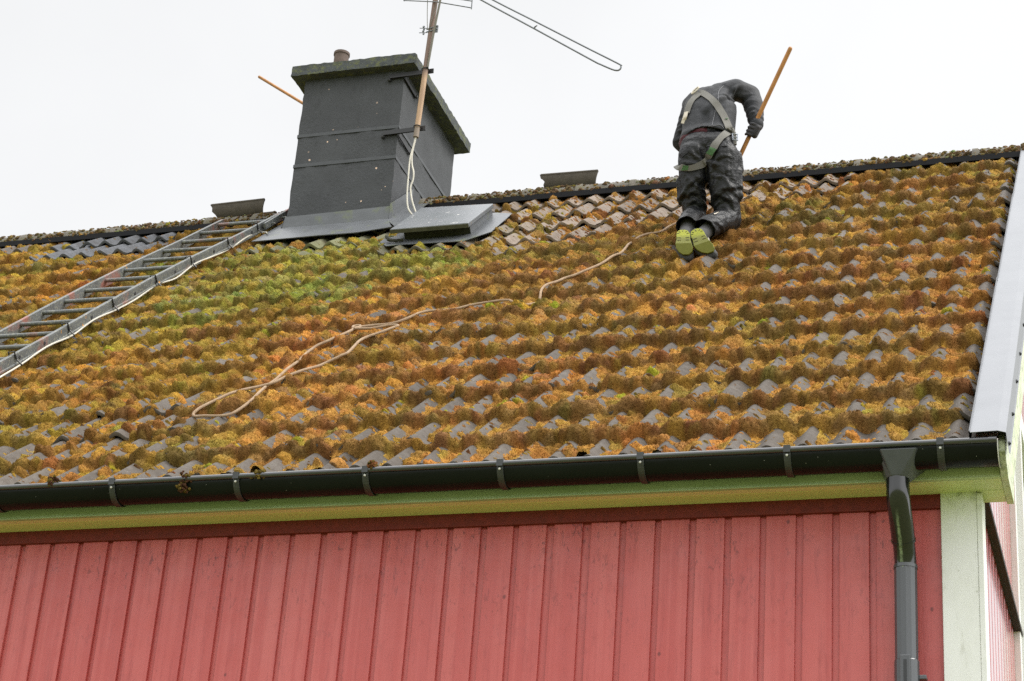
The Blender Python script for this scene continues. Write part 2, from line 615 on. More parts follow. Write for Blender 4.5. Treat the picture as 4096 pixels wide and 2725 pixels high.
MT = dict(
    wall=make_wall_paint(), gable=make_wall_paint('red_gable_paint', 1.0), fascia=make_fascia(), soffit=make_soffit(), white=make_white_paint('white_paint', 0.6),
    white2=make_white_paint('white_paint_clean', 0.0),
    frieze=M_simple('frieze_red_paint', (0.16, 0.020, 0.014), 0.6, 0.3, 0.6, 25, (0.08, 0.012, 0.01)),
    chimney=make_chimney(), cap=make_concrete('chimney_cap_concrete', (0.075, 0.082, 0.085), (0.13, 0.14, 0.06), 0.75),
    band=M_simple('chimney_strap_paint', (0.055, 0.059, 0.064), 0.5, 0.4, 0.4, 20),
    pot=M_simple('clay_pot', (0.13, 0.095, 0.08), 0.8, 0.3, 0.6, 18),
    gutter=make_black_gutter(), bracket=M_simple('bracket_black_steel', (0.022, 0.024, 0.023), 0.38, 0.5, 0.4, 40, (0.05, 0.055, 0.05)), bead=M_simple('bead_black_paint', (0.030, 0.031, 0.034), 0.22, 0.9, 0.3, 20), underlay=M_simple('underlay_felt', (0.006, 0.006, 0.007), 0.7, 0.15, 0.2), pipe=make_pipe(), elbow=make_elbow(),
    funnel=M_simple('outlet_black_paint', (0.060, 0.064, 0.070), 0.35, 0.5, 0.3, 20),
    rivet=M_simple('rivet_metal', (0.55, 0.55, 0.5), 0.4, 0.5, 0.2, 60),
    flash=make_flashing(), lid=make_lid(),
    verge=M_simple('verge_grey_sheet', (0.178, 0.184, 0.199), 0.42, 0.38, 0.45, 5, (0.140, 0.146, 0.160)),
    screw=M_simple('screw_head', (0.03, 0.03, 0.035), 0.4, 0.5, 0.1),
    lidedge=M_simple('lid_edge_mossy_sheet', (0.075, 0.075, 0.048), 0.7, 0.3, 0.7, 30, (0.035, 0.036, 0.02)), hatchwood=M_simple('hatch_dark_wood', (0.045, 0.045, 0.032), 0.8, 0.3, 0.6, 25, (0.02, 0.022, 0.012), bump=0.4),
    ladder=make_ladder(), black=M_simple('black_plastic', (0.015, 0.016, 0.018), 0.4, 0.5, 0.2),
    cable=M_simple('white_cable', (0.55, 0.52, 0.45), 0.55, 0.4, 0.3, 12),
    polewood=make_wood_pole('pole_varnished_wood', (0.42, 0.19, 0.055)),
    mast=make_mast(), iron=M_simple('black_iron', (0.014, 0.014, 0.015), 0.5, 0.5, 0.4, 40),
    alu=M_simple('antenna_aluminium', (0.16, 0.17, 0.18), 0.45, 0.5, 0.5, 30, metal=0.5),
    boom=M_simple('antenna_boom', (0.15, 0.14, 0.11), 0.6, 0.4, 0.5, 30),
    rope=make_rope(), tile=make_tiles(), moss=make_moss(), grass=make_grass(),
    ridge=make_concrete('ridge_concrete', (0.15, 0.135, 0.115), (0.10, 0.09, 0.03), 0.6), loose=make_loose_tile(),
    drip=M_simple('drip_board_dark', (0.022, 0.018, 0.016), 0.7, 0.3, 0.6, 30, (0.05, 0.03, 0.02)),
    glass=M_simple('window_pane', (0.45, 0.48, 0.42), 0.25, 0.5, 0.3, 4),
    jacket=make_fabric('jacket_charcoal', (0.020, 0.021, 0.025), 0.35, 11, 0.7, 0.06), trouser=make_fabric('trousers_charcoal', (0.0095, 0.0098, 0.011), 0.8, 13, 0.46, 0.0),
    shirt=make_fabric('shirt_dark_red', (0.05, 0.004, 0.008)), strap=make_fabric('harness_webbing', (0.150, 0.143, 0.128), 0.05),
    patch=M_simple('strap_patch_green', (0.06, 0.15, 0.05), 0.7, 0.3, 0.9, 160, (0.02, 0.04, 0.015)),
    piping=M_simple('piping_grey', (0.14, 0.14, 0.15), 0.7, 0.3, 0.2),
    glove=make_fabric('glove_grey', (0.045, 0.043, 0.048), 0.2, 60), shoe=make_fabric('shoe_grey', (0.05, 0.05, 0.052), 0.2, 40),
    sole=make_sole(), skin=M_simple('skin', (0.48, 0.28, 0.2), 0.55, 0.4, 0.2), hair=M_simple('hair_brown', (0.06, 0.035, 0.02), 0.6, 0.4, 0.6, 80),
    label=M_simple('white_label', (0.62, 0.56, 0.47), 0.6, 0.3, 0.3, 30), buckle=M_simple('buckle_steel', (0.3, 0.32, 0.36), 0.35, 0.5, 0.3, 50, metal=0.7),
    brush=M_simple('brush_bristle', (0.12, 0.08, 0.04), 0.9, 0.2, 0.8, 80),
)

# ================================================================== THE PLACE
gm = MB()
gm.add([(-600, -600, GROUND), (600, -600, GROUND), (600, 600, GROUND), (-600, 600, GROUND)], [(0, 1, 2, 3)])
ground = gm.build('ground', MT['grass'], fix=False)
ground['kind'] = 'structure'

house = thing('house', 'red board-clad house with white corners and a mossy grey tiled roof', 'house', (-4.0, 2.5, GROUND))

# ------------------------------------------------------------------ front wall: upright boards over recessed gaps
WALL_Y = 0.335
XC = -0.036            # left edge of the corner board
edges = [-4.222, -4.068, -3.921, -3.770, -3.623, -3.473, -3.325, -3.174, -3.024, -2.871, -2.723, -2.577, -2.430, -2.281,
         -2.131, -1.982, -1.835, -1.687, -1.528, -1.365, -1.214, -1.066, -0.918, -0.770, -0.622, -0.473, -0.324]
x = edges[0]
while x > XL + 0.2:
    x -= 0.1495 + random.uniform(-.003, .003)
    edges.insert(0, x)
mb = MB()
mb.box((XL, WALL_Y + 0.014, GROUND), (XC, WALL_Y + 0.20, -0.02))
wide = {-2.185: 0, -1.687: .034, -1.528: .038}
x0 = XL
for e in edges:
    gap = wide.get(e, random.uniform(.024, .030))
    dy = random.uniform(-.0015, .0015)
    mb.box((x0, WALL_Y + dy, GROUND + .3), (e, WALL_Y + 0.016, -0.10))
    x0 = e + gap
mb.box((x0, WALL_Y, GROUND + .3), (XC, WALL_Y + 0.016, -0.10))
mb.build('wall', MT['wall'], house, bevel=0.0025)

mb = MB().box((XL, 0.318, -0.128), (XC, 0.345, -0.062))
mb.build('frieze_board', MT['frieze'], house, bevel=0.002)

# ------------------------------------------------------------------ eaves
mb = MB().box((XL, 0.158, -0.070), (0.214, 0.182, 0.06))
mb.build('fascia_board', MT['fascia'], house, bevel=0.003)
mb = MB()
mb.box((XL, 0.182, -0.068), (0.106, 0.32, -0.055))
mb.box((XL, 0.3205, -0.0665), (0.103, 0.36, -0.05))
mb.box((0.106, 0.182, -0.0675), (0.2135, 0.30, -0.054))
mb.box((0.1065, 0.302, -0.0685), (0.2135, 0.436, -0.054))
mb.build('soffit', MT['soffit'], house, bevel=0.002)

# ------------------------------------------------------------------ corner and gable
mb = MB().box((XC, 0.31, GROUND + .3), (0.105, 0.36, -0.0655))
mb.box((0.1052, 0.308, GROUND + .3), (0.128, 0.43, -0.0735))
mb.build('corner_board', MT['white'], house, bevel=0.003)
GX = 0.104
BACK = 2 * RIDGE_Y - 0.36
gz = lambda y: Z0 + (min(y, 2 * RIDGE_Y - y) - Y0) * math.tan(PITCH) - 0.14
poly = [(0.36, GROUND), (BACK, GROUND), (BACK, gz(BACK)), (RIDGE_Y, gz(RIDGE_Y)), (0.36, gz(0.36))]
mb = MB().prism(poly, 0, GX - 0.12, GX - 0.022)
y = 0.36
while y < BACK - 0.2:
    w = 0.118 + random.uniform(-.004, .004)
    y1 = min(y + w, BACK)
    pl = [(y, GROUND + .3), (y1, GROUND + .3), (y1, gz(y1)), (y, gz(y))]
    if y < RIDGE_Y < y1:
        pl = [(y, GROUND + .3), (y1, GROUND + .3), (y1, gz(y1)), (RIDGE_Y, gz(RIDGE_Y)), (y, gz(y))]
    mb.prism(pl, 0, GX - 0.024, GX)
    y = y1 + 0.03
mb.build('gable_wall', MT['gable'], house, bevel=0.002)
mb = MB().box((GX - .001, 0.432, -0.046), (GX + 0.036, 2.62, -0.022))
mb.build('drip_board', MT['drip'], house, bevel=0.002)
win = MB()
win.box((GX - .002, 2.22, -2.2), (GX + 0.03, 2.30, 1.25))
win.box((GX - .002, 2.30, -2.2), (GX + 0.062, 2.37, 1.25))
win.box((GX - .002, 3.35, -2.2), (GX + 0.05, 3.47, 1.25))
win.box((GX - .002, 2.371, 1.13), (GX + 0.055, 3.349, 1.25))
wo = win.build('window', MT['white2'], house, bevel=0.003)
p_ = MB().box((GX - .002, 2.371, -2.2), (GX + 0.012, 3.349, 1.129))
p_.build('pane', MT['glass'], wo)

# back and left walls
mb = MB().box((XL, BACK - .1, GROUND), (GX - .125, BACK, gz(BACK) - .02))
mb.box((XL + .02, WALL_Y + .205, GROUND), (XL + .12, BACK - .105, -0.05))
mb.prism([(WALL_Y + .205, -0.049), (BACK - .105, -0.049), (RIDGE_Y, gz(RIDGE_Y) - .05)], 0, XL + .02, XL + .12)
mb.build('rear_wall', MT['wall'], house)

# bargeboard with its boxed lower end, verge soffit
hline = lambda y, h: Z0 + h / CA + (y - Y0) * math.tan(PITCH)
top_y = RIDGE_Y
bp = [(0.035, -0.012), (0.155, -0.074), (0.445, -0.076), (0.46, hline(0.46, -.30)), (top_y, hline(top_y, -.30)),
      (top_y, hline(top_y, -.012)), (0.035, hline(0.035, -.012))]
mb = MB().prism(bp, 0, 0.2145, 0.243)
bk = [(2 * top_y - a, b) for a, b in bp[2:-1]]
mb.prism([(top_y + .001, hline(top_y, -.30)), (top_y + .001, hline(top_y, -.012)), (2 * top_y - .1, hline(.1, -.012)), (2 * top_y - .1, hline(.1, -.30))], 0, 0.2145, 0.243)
mb.build('bargeboard', MT['white'], house, bevel=0.003)
mb = MB().prism([(0.46, hline(.46, -.15)), (top_y, hline(top_y, -.15)), (top_y, hline(top_y, -.13)), (0.46, hline(.46, -.13))], 0, GX + .001, 0.214)
mb.build('verge_soffit', MT['white2'], house)

# verge flashing
SM = [-0.06, 2.31, 4.33, RIDGE_S + .06]
prof = [(0.116, -0.02), (0.116, 0.040), (0.119, 0.042), (0.121, 0.034), (0.2155, 0.036), (0.243, 0.028), (0.2465, 0.026), (0.251, -0.055), (0.256, -0.062)]
mb = MB()
for k in range(3):
    e = 0.0025 * (2 - k)
    n = len(prof)
    vs = [rp(u + (e if u > .2 else -e), s, h + e) for s in (SM[k], SM[k + 1] + (.05 if k < 2 else 0)) for u, h in prof]
    vs += [rp(u + (e if u > .2 else -e) , s, h + e - .0018) for s in (SM[k], SM[k + 1] + (.05 if k < 2 else 0)) for u, h in prof]
    fs = [(i, i + 1, n + i + 1, n + i) for i in range(n - 1)] + [(2 * n + i + 1, 2 * n + i, 3 * n + i, 3 * n + i + 1) for i in range(n - 1)]
    fs += [(i + 1, i, 2 * n + i, 2 * n + i + 1) for i in range(n - 1)]
    mb.add(vs, fs)
vf = mb.build('verge_flashing', MT['verge'], house)
sc0 = None
for k, s in enumerate((-.02, .35, .80, 1.22, 1.70, 2.12, 2.62, 3.2, 3.8, 4.4, 5.0, 5.6)):
    if sc0 is None:
        q = rp(0.2545, s, -0.028)
        sc0 = MB().tube([q, q + Vector((.006, 0, 0))], .009, 8).tube([q + Vector((.006, 0, 0)), q + Vector((.010, 0, 0))], .005, 8).build('screw', MT['screw'], vf)
    else:
        c = sc0.copy()
        link(c, vf)
        c.location = Vector((0, 0, 0)) + rp(0, s, 0) - rp(0, -.02, 0)

# ------------------------------------------------------------------ roof tiles
def wave(u):
    return (0.5 + 0.5 * np.cos(2 * np.pi * (u - 0.05) / PER)) ** 1.06


def wave_tile(u):
    # every second crest carries the side lock: slightly narrower, with a step on its right flank
    w = wave(u)
    ph = ((u - 0.05 + PER) / (2 * PER)) % 1.0       # 0.5 on lock crests
    d = (ph - 0.5) * 2 * PER
    w = w - 0.13 * np.clip((d - 0.012) / 0.002, 0, 1) * (d < 0.045)
    return w


def tile_h(u, s):
    t = (s - LIP0) / GAUGE
    fr = t - np.floor(t)
    return -AMP + AMP * wave(u) + LIFT * (0.5 - fr)


def zone_bare(u, s):
    b = np.interp(u, [-3.45, -3.3, -3.0, -2.55, -2.3, -2.0, -1.57, -1.1, -0.92, -.86], [5.9, 4.30, 4.12, 4.28, 4.60, 4.72, 5.05, 5.12, 5.55, 6.0])
    return s - b        # >0 inside the brushed area


def tile_colour(u, s):
    n = len(u)
    c = np.tile(np.array([[0.108, 0.094, 0.081]]), (n, 1))
    b = np.clip(zone_bare(u, s) / 0.3 + .8, 0, 1)[:, None]
    c = c * (1 - b) + np.array([[0.205, 0.165, 0.132]]) * b
    g = np.clip(1.3 - np.hypot((u + 4.2) / 1.0, (s - 4.75) / .42), 0, 1)[:, None]
    c = c * (1 - .75 * g) + np.array([[0.155, 0.165, 0.075]]) * .75 * g
    nw = ((u < -5.9) & (u > -6.9) & (s > 5.14)).astype(float)[:, None]
    c = c * (1 - nw) + np.array([[0.105, 0.11, 0.12]]) * nw
    return c


TW = 2 * PER
VV, FF, CC = [], [], []
base = 0
u_right = 0.122
du = np.linspace(0, TW, 33)
for k in range(0, 17):
    lip = LIP0 + k * GAUGE
    s_lo = lip if k else -0.03
    s_hi = min(lip + GAUGE + 0.05, RIDGE_S + .02)
    if s_hi - s_lo < .1:
        continue
    i = 0
    while True:
        ur = 0.05 + PER * 0.52 + .0 - i * TW
        ul = ur - TW
        i += 1
        if ur < XL:
            break
        jit = rng.normal(0, 1, 4)
        uu = np.clip(ul + du + .001, None, u_right)
        svals = np.concatenate([[s_lo + .035, s_lo + .0015, s_lo, s_lo + .004], np.linspace(s_lo + .03, s_hi, 5)])
        hoff = np.array([-.020, -.021, -.010, 0, 0, 0, 0, 0, 0])
        U, S_ = np.meshgrid(uu, svals)
        fr = (S_ - lip) / GAUGE
        H = -AMP + AMP * wave_tile(U) + LIFT * (0.5 - fr) + hoff[:, None]
        H = H + 0.0022 * jit[0] + (U - (ul + TW / 2)) * .010 * jit[1] + (0.006 * abs(jit[3]) * np.clip(1 - fr, 0, 1))
        S2 = S_ + .006 * jit[2]
        P = np.stack([U, Y0 + S2 * CA - H * SA, Z0 + S2 * SA + H * CA], -1).reshape(-1, 3)
        nr, nc = U.shape
        a = (np.arange(nr - 1)[:, None] * nc + np.arange(nc - 1)[None, :]).ravel()
        VV.append(P)
        FF.append(np.stack([a, a + 1, a + nc + 1, a + nc], 1) + base)
        tc_ = tile_colour(U.ravel(), S_.ravel()) * (1 + .10 * rng.normal())
        CC.append(tc_)
        base += len(P)
roof = np_mesh('roof', np.concatenate(VV), np.concatenate(FF), MT['tile'], house, np.concatenate(CC), smooth=True)
roof.data.set_sharp_from_angle(angle=R(50))

# underlay deck and the far slope
mb = MB()
mb.prism([(0.16, hline(.16, -.075)), (RIDGE_Y, hline(RIDGE_Y, -.075)), (2 * RIDGE_Y - .16, hline(.16, -.075)), (2 * RIDGE_Y - .16, hline(.16, -.095)),
          (RIDGE_Y, hline(RIDGE_Y, -.095)), (0.16, hline(.16, -.095))], 0, XL, 0.1035)
mb.build('roof_deck', MT['drip'], house)
nu = 900
uu = np.linspace(XL, 0.12, nu)
yy = np.linspace(RIDGE_Y + .02, 2 * RIDGE_Y + .05, 3)
U, Yg = np.meshgrid(uu, yy)
Hh = -AMP + AMP * wave(U)
Zg = Z0 + (2 * RIDGE_Y - Yg - Y0) * math.tan(PITCH) + Hh / CA
P = np.stack([U, Yg, Zg], -1).reshape(-1, 3)
a = (np.arange(2)[:, None] * nu + np.arange(nu - 1)[None, :]).ravel()
np_mesh('roof', P, np.stack([a, a + 1, a + nu + 1, a + nu], 1), MT['tile'], house, np.tile([[.14, .12, .09]], (len(P), 1)))

# ridge: dark underlay strip and half-round ridge tiles
mb = MB()
for (a, b) in ((XL, -4.96), (-4.06, 0.20)):
    zc = 3.897
    mb.prism([(4.354, 3.848), (4.360, 3.846), (4.366, 3.890), (4.360, 3.892)], 0, a, b)
mb.build('ridge_underlay', MT['underlay'], house)
mb = MB()
NR = 12


def ridge_piece(m, a, b, r0, r1, zc, yc=RIDGE_Y, tilt=0.0):
    rings = [(a, r0), (a + .035, r0), (a + .045, r1), (b, r1 - .004)]
    vs, fs = [], []
    for j, (x_, r_) in enumerate(rings):
        for k in range(NR + 1):
            t = math.pi * k / NR
            vs.append((x_, yc - r_ * math.cos(t), zc + r_ * .98 * math.sin(t) + (x_ - a) * tilt))
        for k in range(NR + 1):
            t = math.pi * k / NR
            vs.append((x_, yc - (r_ - .016) * math.cos(t), zc + (r_ - .016) * .98 * math.sin(t) + (x_ - a) * tilt))
    w = 2 * (NR + 1)
    for j in range(len(rings) - 1):
        for k in range(NR):
            p0 = j * w + k
            fs.append((p0, p0 + 1, p0 + w + 1, p0 + w))
            q0 = p0 + NR + 1
            fs.append((q0 + 1, q0, q0 + w, q0 + w + 1))
        for k in (0, NR):
            p0 = j * w + k
            fs.append((p0, p0 + w, p0 + w + NR + 1, p0 + NR + 1))
    for j in (0, len(rings) - 1):
        for k in range(NR):
            p0 = j * w + k
            fs.append((p0, p0 + 1, p0 + NR + 2, p0 + NR + 1))
    m.add(vs, fs)


for (a, b) in ((XL, -4.97), (-4.05, 0.22)):
    mb = MB()
    n = round((b - a) / .375)
    L = (b - a) / n
    for k in range(n):
        ridge_piece(mb, b - (k + 1) * L - .03, b - k * L, 0.110, .101, 3.880 + random.uniform(-.004, .004), tilt=random.uniform(-.01, .01))
    mb.build('ridge', MT['ridge'], house, smooth=True)

# ------------------------------------------------------------------ gutter and downpipe
GR, GC = 0.075, (0.075, 0.020)
GX0, GX1 = XL, 0.215


def gutter_section(r, n=18, a0=180, a1=360):
    return [(GC[0] + r * math.cos(R(a0 + (a1 - a0) * i / n)), GC[1] + r * math.sin(R(a0 + (a1 - a0) * i / n))) for i in range(n + 1)]


mb = MB()
sec = gutter_section(GR) + gutter_section(GR - .003)[::-1]
mb.prism(sec, 0, GX0, GX1)
gut = mb.build('gutter', MT['gutter'], house, smooth=True)
mb = MB().tube([(GX0, -0.002, GC[1] + .002), (GX1 - .03, -0.002, GC[1] + .002)], .0122, 20)
mb.build('bead', MT['bead'], gut, smooth=True)
MB().tube([(GX1 - .031, -0.002, GC[1] + .002), (GX1, -0.002, GC[1] + .002)], .0136, 20).build('bead', MT['bead'], gut, smooth=True)
ecp = gutter_section(GR + .002)
mb = MB().prism(ecp, 0, GX1 - .0005, GX1 + .004)
mb.build('end_cap', MT['funnel'], gut)
mb = MB()
rim = [(GX1 + .002, y_, z_) for y_, z_ in gutter_section(GR + .0035)]
mb.tube(rim, .0022, 6)
mb.build('end_cap_rim', MT['rivet'], gut)
br0 = None
for k in range(8):
    xb = -0.6 * k + 0.0
    if br0 is None:
        s_o, s_i = gutter_section(GR + .0065, 16, 186, 330), gutter_section(GR + .0005, 16, 190, 330)
        m_ = MB().prism(s_o + s_i[::-1], 0, -0.014, 0.014)
        m_.box((-.014, -.0170, GC[1] - .014), (.014, -.0138, GC[1] + .014))
        m_.box((-.0139, -.0170, GC[1] + .0138), (.0139, 0.012, GC[1] + .0168))
        br0 = m_.build('bracket', MT['bracket'], gut, bevel=0.0012)
        b = br0
        rv = MB().ball((0, -0.0085, -.004), (.0055, .004, .0055), 10).build('rivet', MT['rivet'], gut)
        rv0 = rv
    else:
        b = br0.copy()
        link(b, gut)
        rv = rv0.copy()
        link(rv, gut)
    b.location.x = xb
    rv.location.x = xb

dp = MB()
PX = -0.1715


def ring(c, r, ax, n=20):
    return c, r


elb = [(-0.175, .075, -.060), (-0.175, .075, -.115), (-0.175, .077, -.150), (-0.1745, .088, -.183), (-0.173, .142, -.236), (-0.172, .205, -.296), (-0.1715, .240, -.335), (-0.171, .258, -.375), (-0.171, .262, -.42)]
up_ = MB().tube(elb[:6], [.0465] * 6, 24)
low_ = MB().tube(elb[5:], [.0435] * 4, 24)
pipe = MB()
# pipe with a flattened front seam: a 12-sided, slightly faceted tube
pts_pipe = [(PX, .262, -.395), (PX, .262, -.80), (PX, .262, GROUND + .2)]
pipe.tube(pts_pipe, .0455, 14)
pipe_o = pipe.build('downpipe', MT['pipe'], house, smooth=False, bevel=.003)
up_.build('elbow', MT['elbow'], pipe_o, smooth=True)
low_.tube([(-0.172, .205, -.296), (-0.1719, .212, -.303)], [.0485, .0485], 24)
low_.build('elbow', MT['elbow'], pipe_o, smooth=True)
MB().tube([(PX, .262, -.388), (PX, .262, -.402)], [.0475, .0475], 24).build('socket_rim', MT['pipe'], pipe_o, smooth=True)
cl_ = MB().tube([(PX, .262, -.775), (PX, .262, -.90)], .0485, 20)
cl_.box((PX - .020, .206, -.90), (PX + .020, .222, -.765))
cl_.box((PX + .046, .255, -.85), (PX + .075, .30, -.832))
cl_.build('pipe_clamp', MT['pipe'], pipe_o, smooth=False, bevel=.003)
MB().box((PX - .006, .2035, -.89), (PX + .006, .207, -.785)).build('clamp_slot', MT['black'], pipe_o)
# outlet funnel: a flat front plate over flaring sides
fn = MB()
tz, bz = GC[1] - .018, -.075
T = [(-.252, .155, -.03), (-.243, .02, tz), (-.233, -.0105, tz), (-.090, -.0105, tz), (-.080, .02, tz), (-.072, .155, -.03)]
nk = [(-.222, .09, bz - .03), (-.214, .050, bz - .025), (-.193, .0285, bz - .022), (-.157, .0285, bz - .022), (-.136, .050, bz - .025), (-.128, .09, bz - .03)]
vs = T + nk
fs = [(i, i + 1, 7 + i, 6 + i) for i in range(5)] + [(5, 0, 6, 11)] + [tuple(range(6))[::-1], tuple(range(6, 12))]
fn.add(vs, fs)
fn.build('outlet', MT['funnel'], gut, bevel=.004)

# ------------------------------------------------------------------ chimney
CX0, CX1, CY0, CY1, CT = -4.94, -4.162, 4.05, 5.18, 4.84
chim = MB()


def grid_box(m, x0, x1, y0, y1, z0, z1, n, amp, seed):
    r_ = np.random.default_rng(seed)
    nx, ny, nz = [max(2, int(round(d / n))) for d in (x1 - x0, y1 - y0, z1 - z0)]
    bm = bmesh.new()
    key = {}

    def vert(i, j, k):
        q = (i, j, k)
        if q not in key:
            e = amp * (.4 if False else 1)
            p = Vector((x0 + (x1 - x0) * i / nx, y0 + (y1 - y0) * j / ny, z0 + (z1 - z0) * k / nz))
            key[q] = len(vs_)
            vs_.append(p + Vector(r_.normal(0, e, 3)))
        return key[q]
    vs_, fs_ = [], []
    for k in range(nz):
        for i in range(nx):
            fs_.append((vert(i, 0, k), vert(i + 1, 0, k), vert(i + 1, 0, k + 1), vert(i, 0, k + 1)))
            fs_.append((vert(i + 1, ny, k), vert(i, ny, k), vert(i, ny, k + 1), vert(i + 1, ny, k + 1)))
        for j in range(ny):
            fs_.append((vert(nx, j, k), vert(nx, j + 1, k), vert(nx, j + 1, k + 1), vert(nx, j, k + 1)))
            fs_.append((vert(0, j + 1, k), vert(0, j, k), vert(0, j, k + 1), vert(0, j + 1, k + 1)))
    for i in range(nx):
        for j in range(ny):
            fs_.append((vert(i, j, nz), vert(i + 1, j, nz), vert(i + 1, j + 1, nz), vert(i, j + 1, nz)))
            fs_.append((vert(i, j + 1, 0), vert(i + 1, j + 1, 0), vert(i + 1, j, 0), vert(i, j, 0)))
    bm.free()
    m.add(vs_, fs_)


grid_box(chim, CX0, CX1, CY0, CY1, 3.3, CT + .01, .055, .0022, 3)
chimney = chim.build('chimney', MT['chimney'], house, smooth=True)
cp = MB()
grid_box(cp, CX0 - .085, CX1 + .10, CY0 - .08, CY1 + .075, CT + .005, CT + .088, .028, .0016, 5)
cp.build('chimney_cap', MT['cap'], chimney, smooth=True)
pot = MB()
n = 20
pr_ = [(.058, CT + .08), (.056, 5.29), (.062, 5.292), (.062, 5.312), (.052, 5.315), (.046, 5.30), (.046, 5.1)]
vs, fs = [], []
for j, (r_, z_) in enumerate(pr_):
    for k in range(n):
        vs.append((-4.852 + r_ * math.cos(2 * math.pi * k / n), 4.42 + r_ * math.sin(2 * math.pi * k / n), z_))
for j in range(len(pr_) - 1):
    for k in range(n):
        fs.append((j * n + k, j * n + (k + 1) % n, (j + 1) * n + (k + 1) % n, (j + 1) * n + k))
pot.add(vs, fs).build('chimney_pot', MT['pot'], chimney, smooth=True)
for z_ in (4.366, 4.116):
    m_ = MB()
    z2 = z_ - .003
    m_.box((CX0 - .006, CY0 - .0055, z_ - .013), (CX1 + .0055, CY0 - .003 + .005, z_ + .013))
    m_.box((CX1 - .004, CY0 + .0022, z2 - .013), (CX1 + .0055, CY1 + .004, z2 + .013))
    m_.box((CX0 - .006, CY0 + .0022, z2 - .013), (CX0 + .004, CY1 + .004, z2 + .013))
    m_.build('strap', MT['band'], chimney, bevel=.001)
# lead-coloured flashing: upstands, front apron, side gutters
fl = MB()
zb = 3.592
fl.add([(CX0 - .03, CY0 - .020, zb - .005), (CX1 + .004, CY0 - .020, zb - .005), (CX1 + .006, CY0 - .007, zb + .122), (CX0 - .012, CY0 - .007, zb + .108),
        (CX0 - .03, CY0 - .0155, zb - .005), (CX1 + .004, CY0 - .0155, zb - .005), (CX1 + .006, CY0 - .0025, zb + .122), (CX0 - .012, CY0 - .0025, zb + .108)],
       [(0, 1, 2, 3), (7, 6, 5, 4), (0, 4, 5, 1), (1, 5, 6, 2), (2, 6, 7, 3), (3, 7, 4, 0)])
front = [(-5.06, 5.00, .024), (-4.55, 4.985, .030), (-4.27, 4.985, .028), (-4.05, 5.085, .026)]
fold = [(-4.99, 5.335, .034), (-4.55, 5.315, .038), (-4.27, 5.315, .038), (-4.155, 5.315, .038)]
vs = [rp(*p) for p in front + fold] + [rp(u, s, h - .006) for u, s, h in front + fold]
fs = [(i, i + 1, 5 + i, 4 + i) for i in range(3)] + [(9 + i, 8 + i, 12 + i, 13 + i) for i in range(3)] + [(i + 1, i, 8 + i, 9 + i) for i in range(3)] + [(0, 4, 12, 8), (4, 5, 13, 12), (5, 6, 14, 13), (6, 7, 15, 14), (7, 3, 11, 15)]
fl.add(vs, fs)
# right side: sloping upstand and gutter sheet
sr = [(CX1 + .004, CY0 - .019), (CX1 + .004, 4.50)]
rz = lambda y, h: hline(y, h)
fl.add([(CX1 + .006, CY0 - .018, zb), (CX1 + .006, 4.42, rz(4.42, .02)), (CX1 + .006, 4.42, rz(4.42, .02) + .135), (CX1 + .006, CY0 - .018, zb + .135),
        (CX1 + .010, CY0 - .018, zb), (CX1 + .010, 4.42, rz(4.42, .02)), (CX1 + .010, 4.42, rz(4.42, .02) + .135), (CX1 + .010, CY0 - .018, zb + .135)],
       [(3, 2, 1, 0), (4, 5, 6, 7), (0, 1, 5, 4), (1, 2, 6, 5), (2, 3, 7, 6), (3, 0, 4, 7)])
vs = [rp(-4.156, 5.30, .033), rp(-4.03, 5.09, .028), rp(-3.99, 5.30, .036), rp(-4.00, 5.76, .040), rp(-4.156, 5.80, .033)]
vs += [p - NRM * .004 for p in vs]
fl.add(vs, [(0, 1, 2, 3, 4), (9, 8, 7, 6, 5), (1, 0, 5, 6), (2, 1, 6, 7), (3, 2, 7, 8), (4, 3, 8, 9), (0, 4, 9, 5)])
# left side sheet with a folded corner
vs = [rp(-4.99, 5.337, .034), rp(-5.055, 5.004, .024), rp(-5.04, 5.40, .030), rp(-5.02, 5.82, .034), rp(CX0 + .004, 5.82, .034), rp(CX0 + .004, 5.34, .034)]
vs += [p - NRM * .004 for p in vs]
fl.add(vs, [(0, 5, 4, 3, 2, 1), (6, 7, 8, 9, 10, 11), (0, 1, 7, 6), (1, 2, 8, 7), (2, 3, 9, 8), (3, 4, 10, 9), (4, 5, 11, 10)])
fl.add([(CX0 - .034, CY0 - .03, zb - .02), (CX0 - .008, CY0 - .005, zb + .11), (CX0 - .008, CY0 + .30, zb + .36), (CX0 - .010, CY0 + .30, zb + .25),
        (CX0 - .037, CY0 - .028, zb - .02), (CX0 - .012, CY0 - .003, zb + .11), (CX0 - .012, CY0 + .302, zb + .36), (CX0 - .014, CY0 + .302, zb + .25)],
       [(0, 1, 2, 3), (7, 6, 5, 4), (0, 4, 5, 1), (1, 5, 6, 2), (2, 6, 7, 3), (3, 7, 4, 0)])
fl.build('flashing', MT['flash'], chimney)

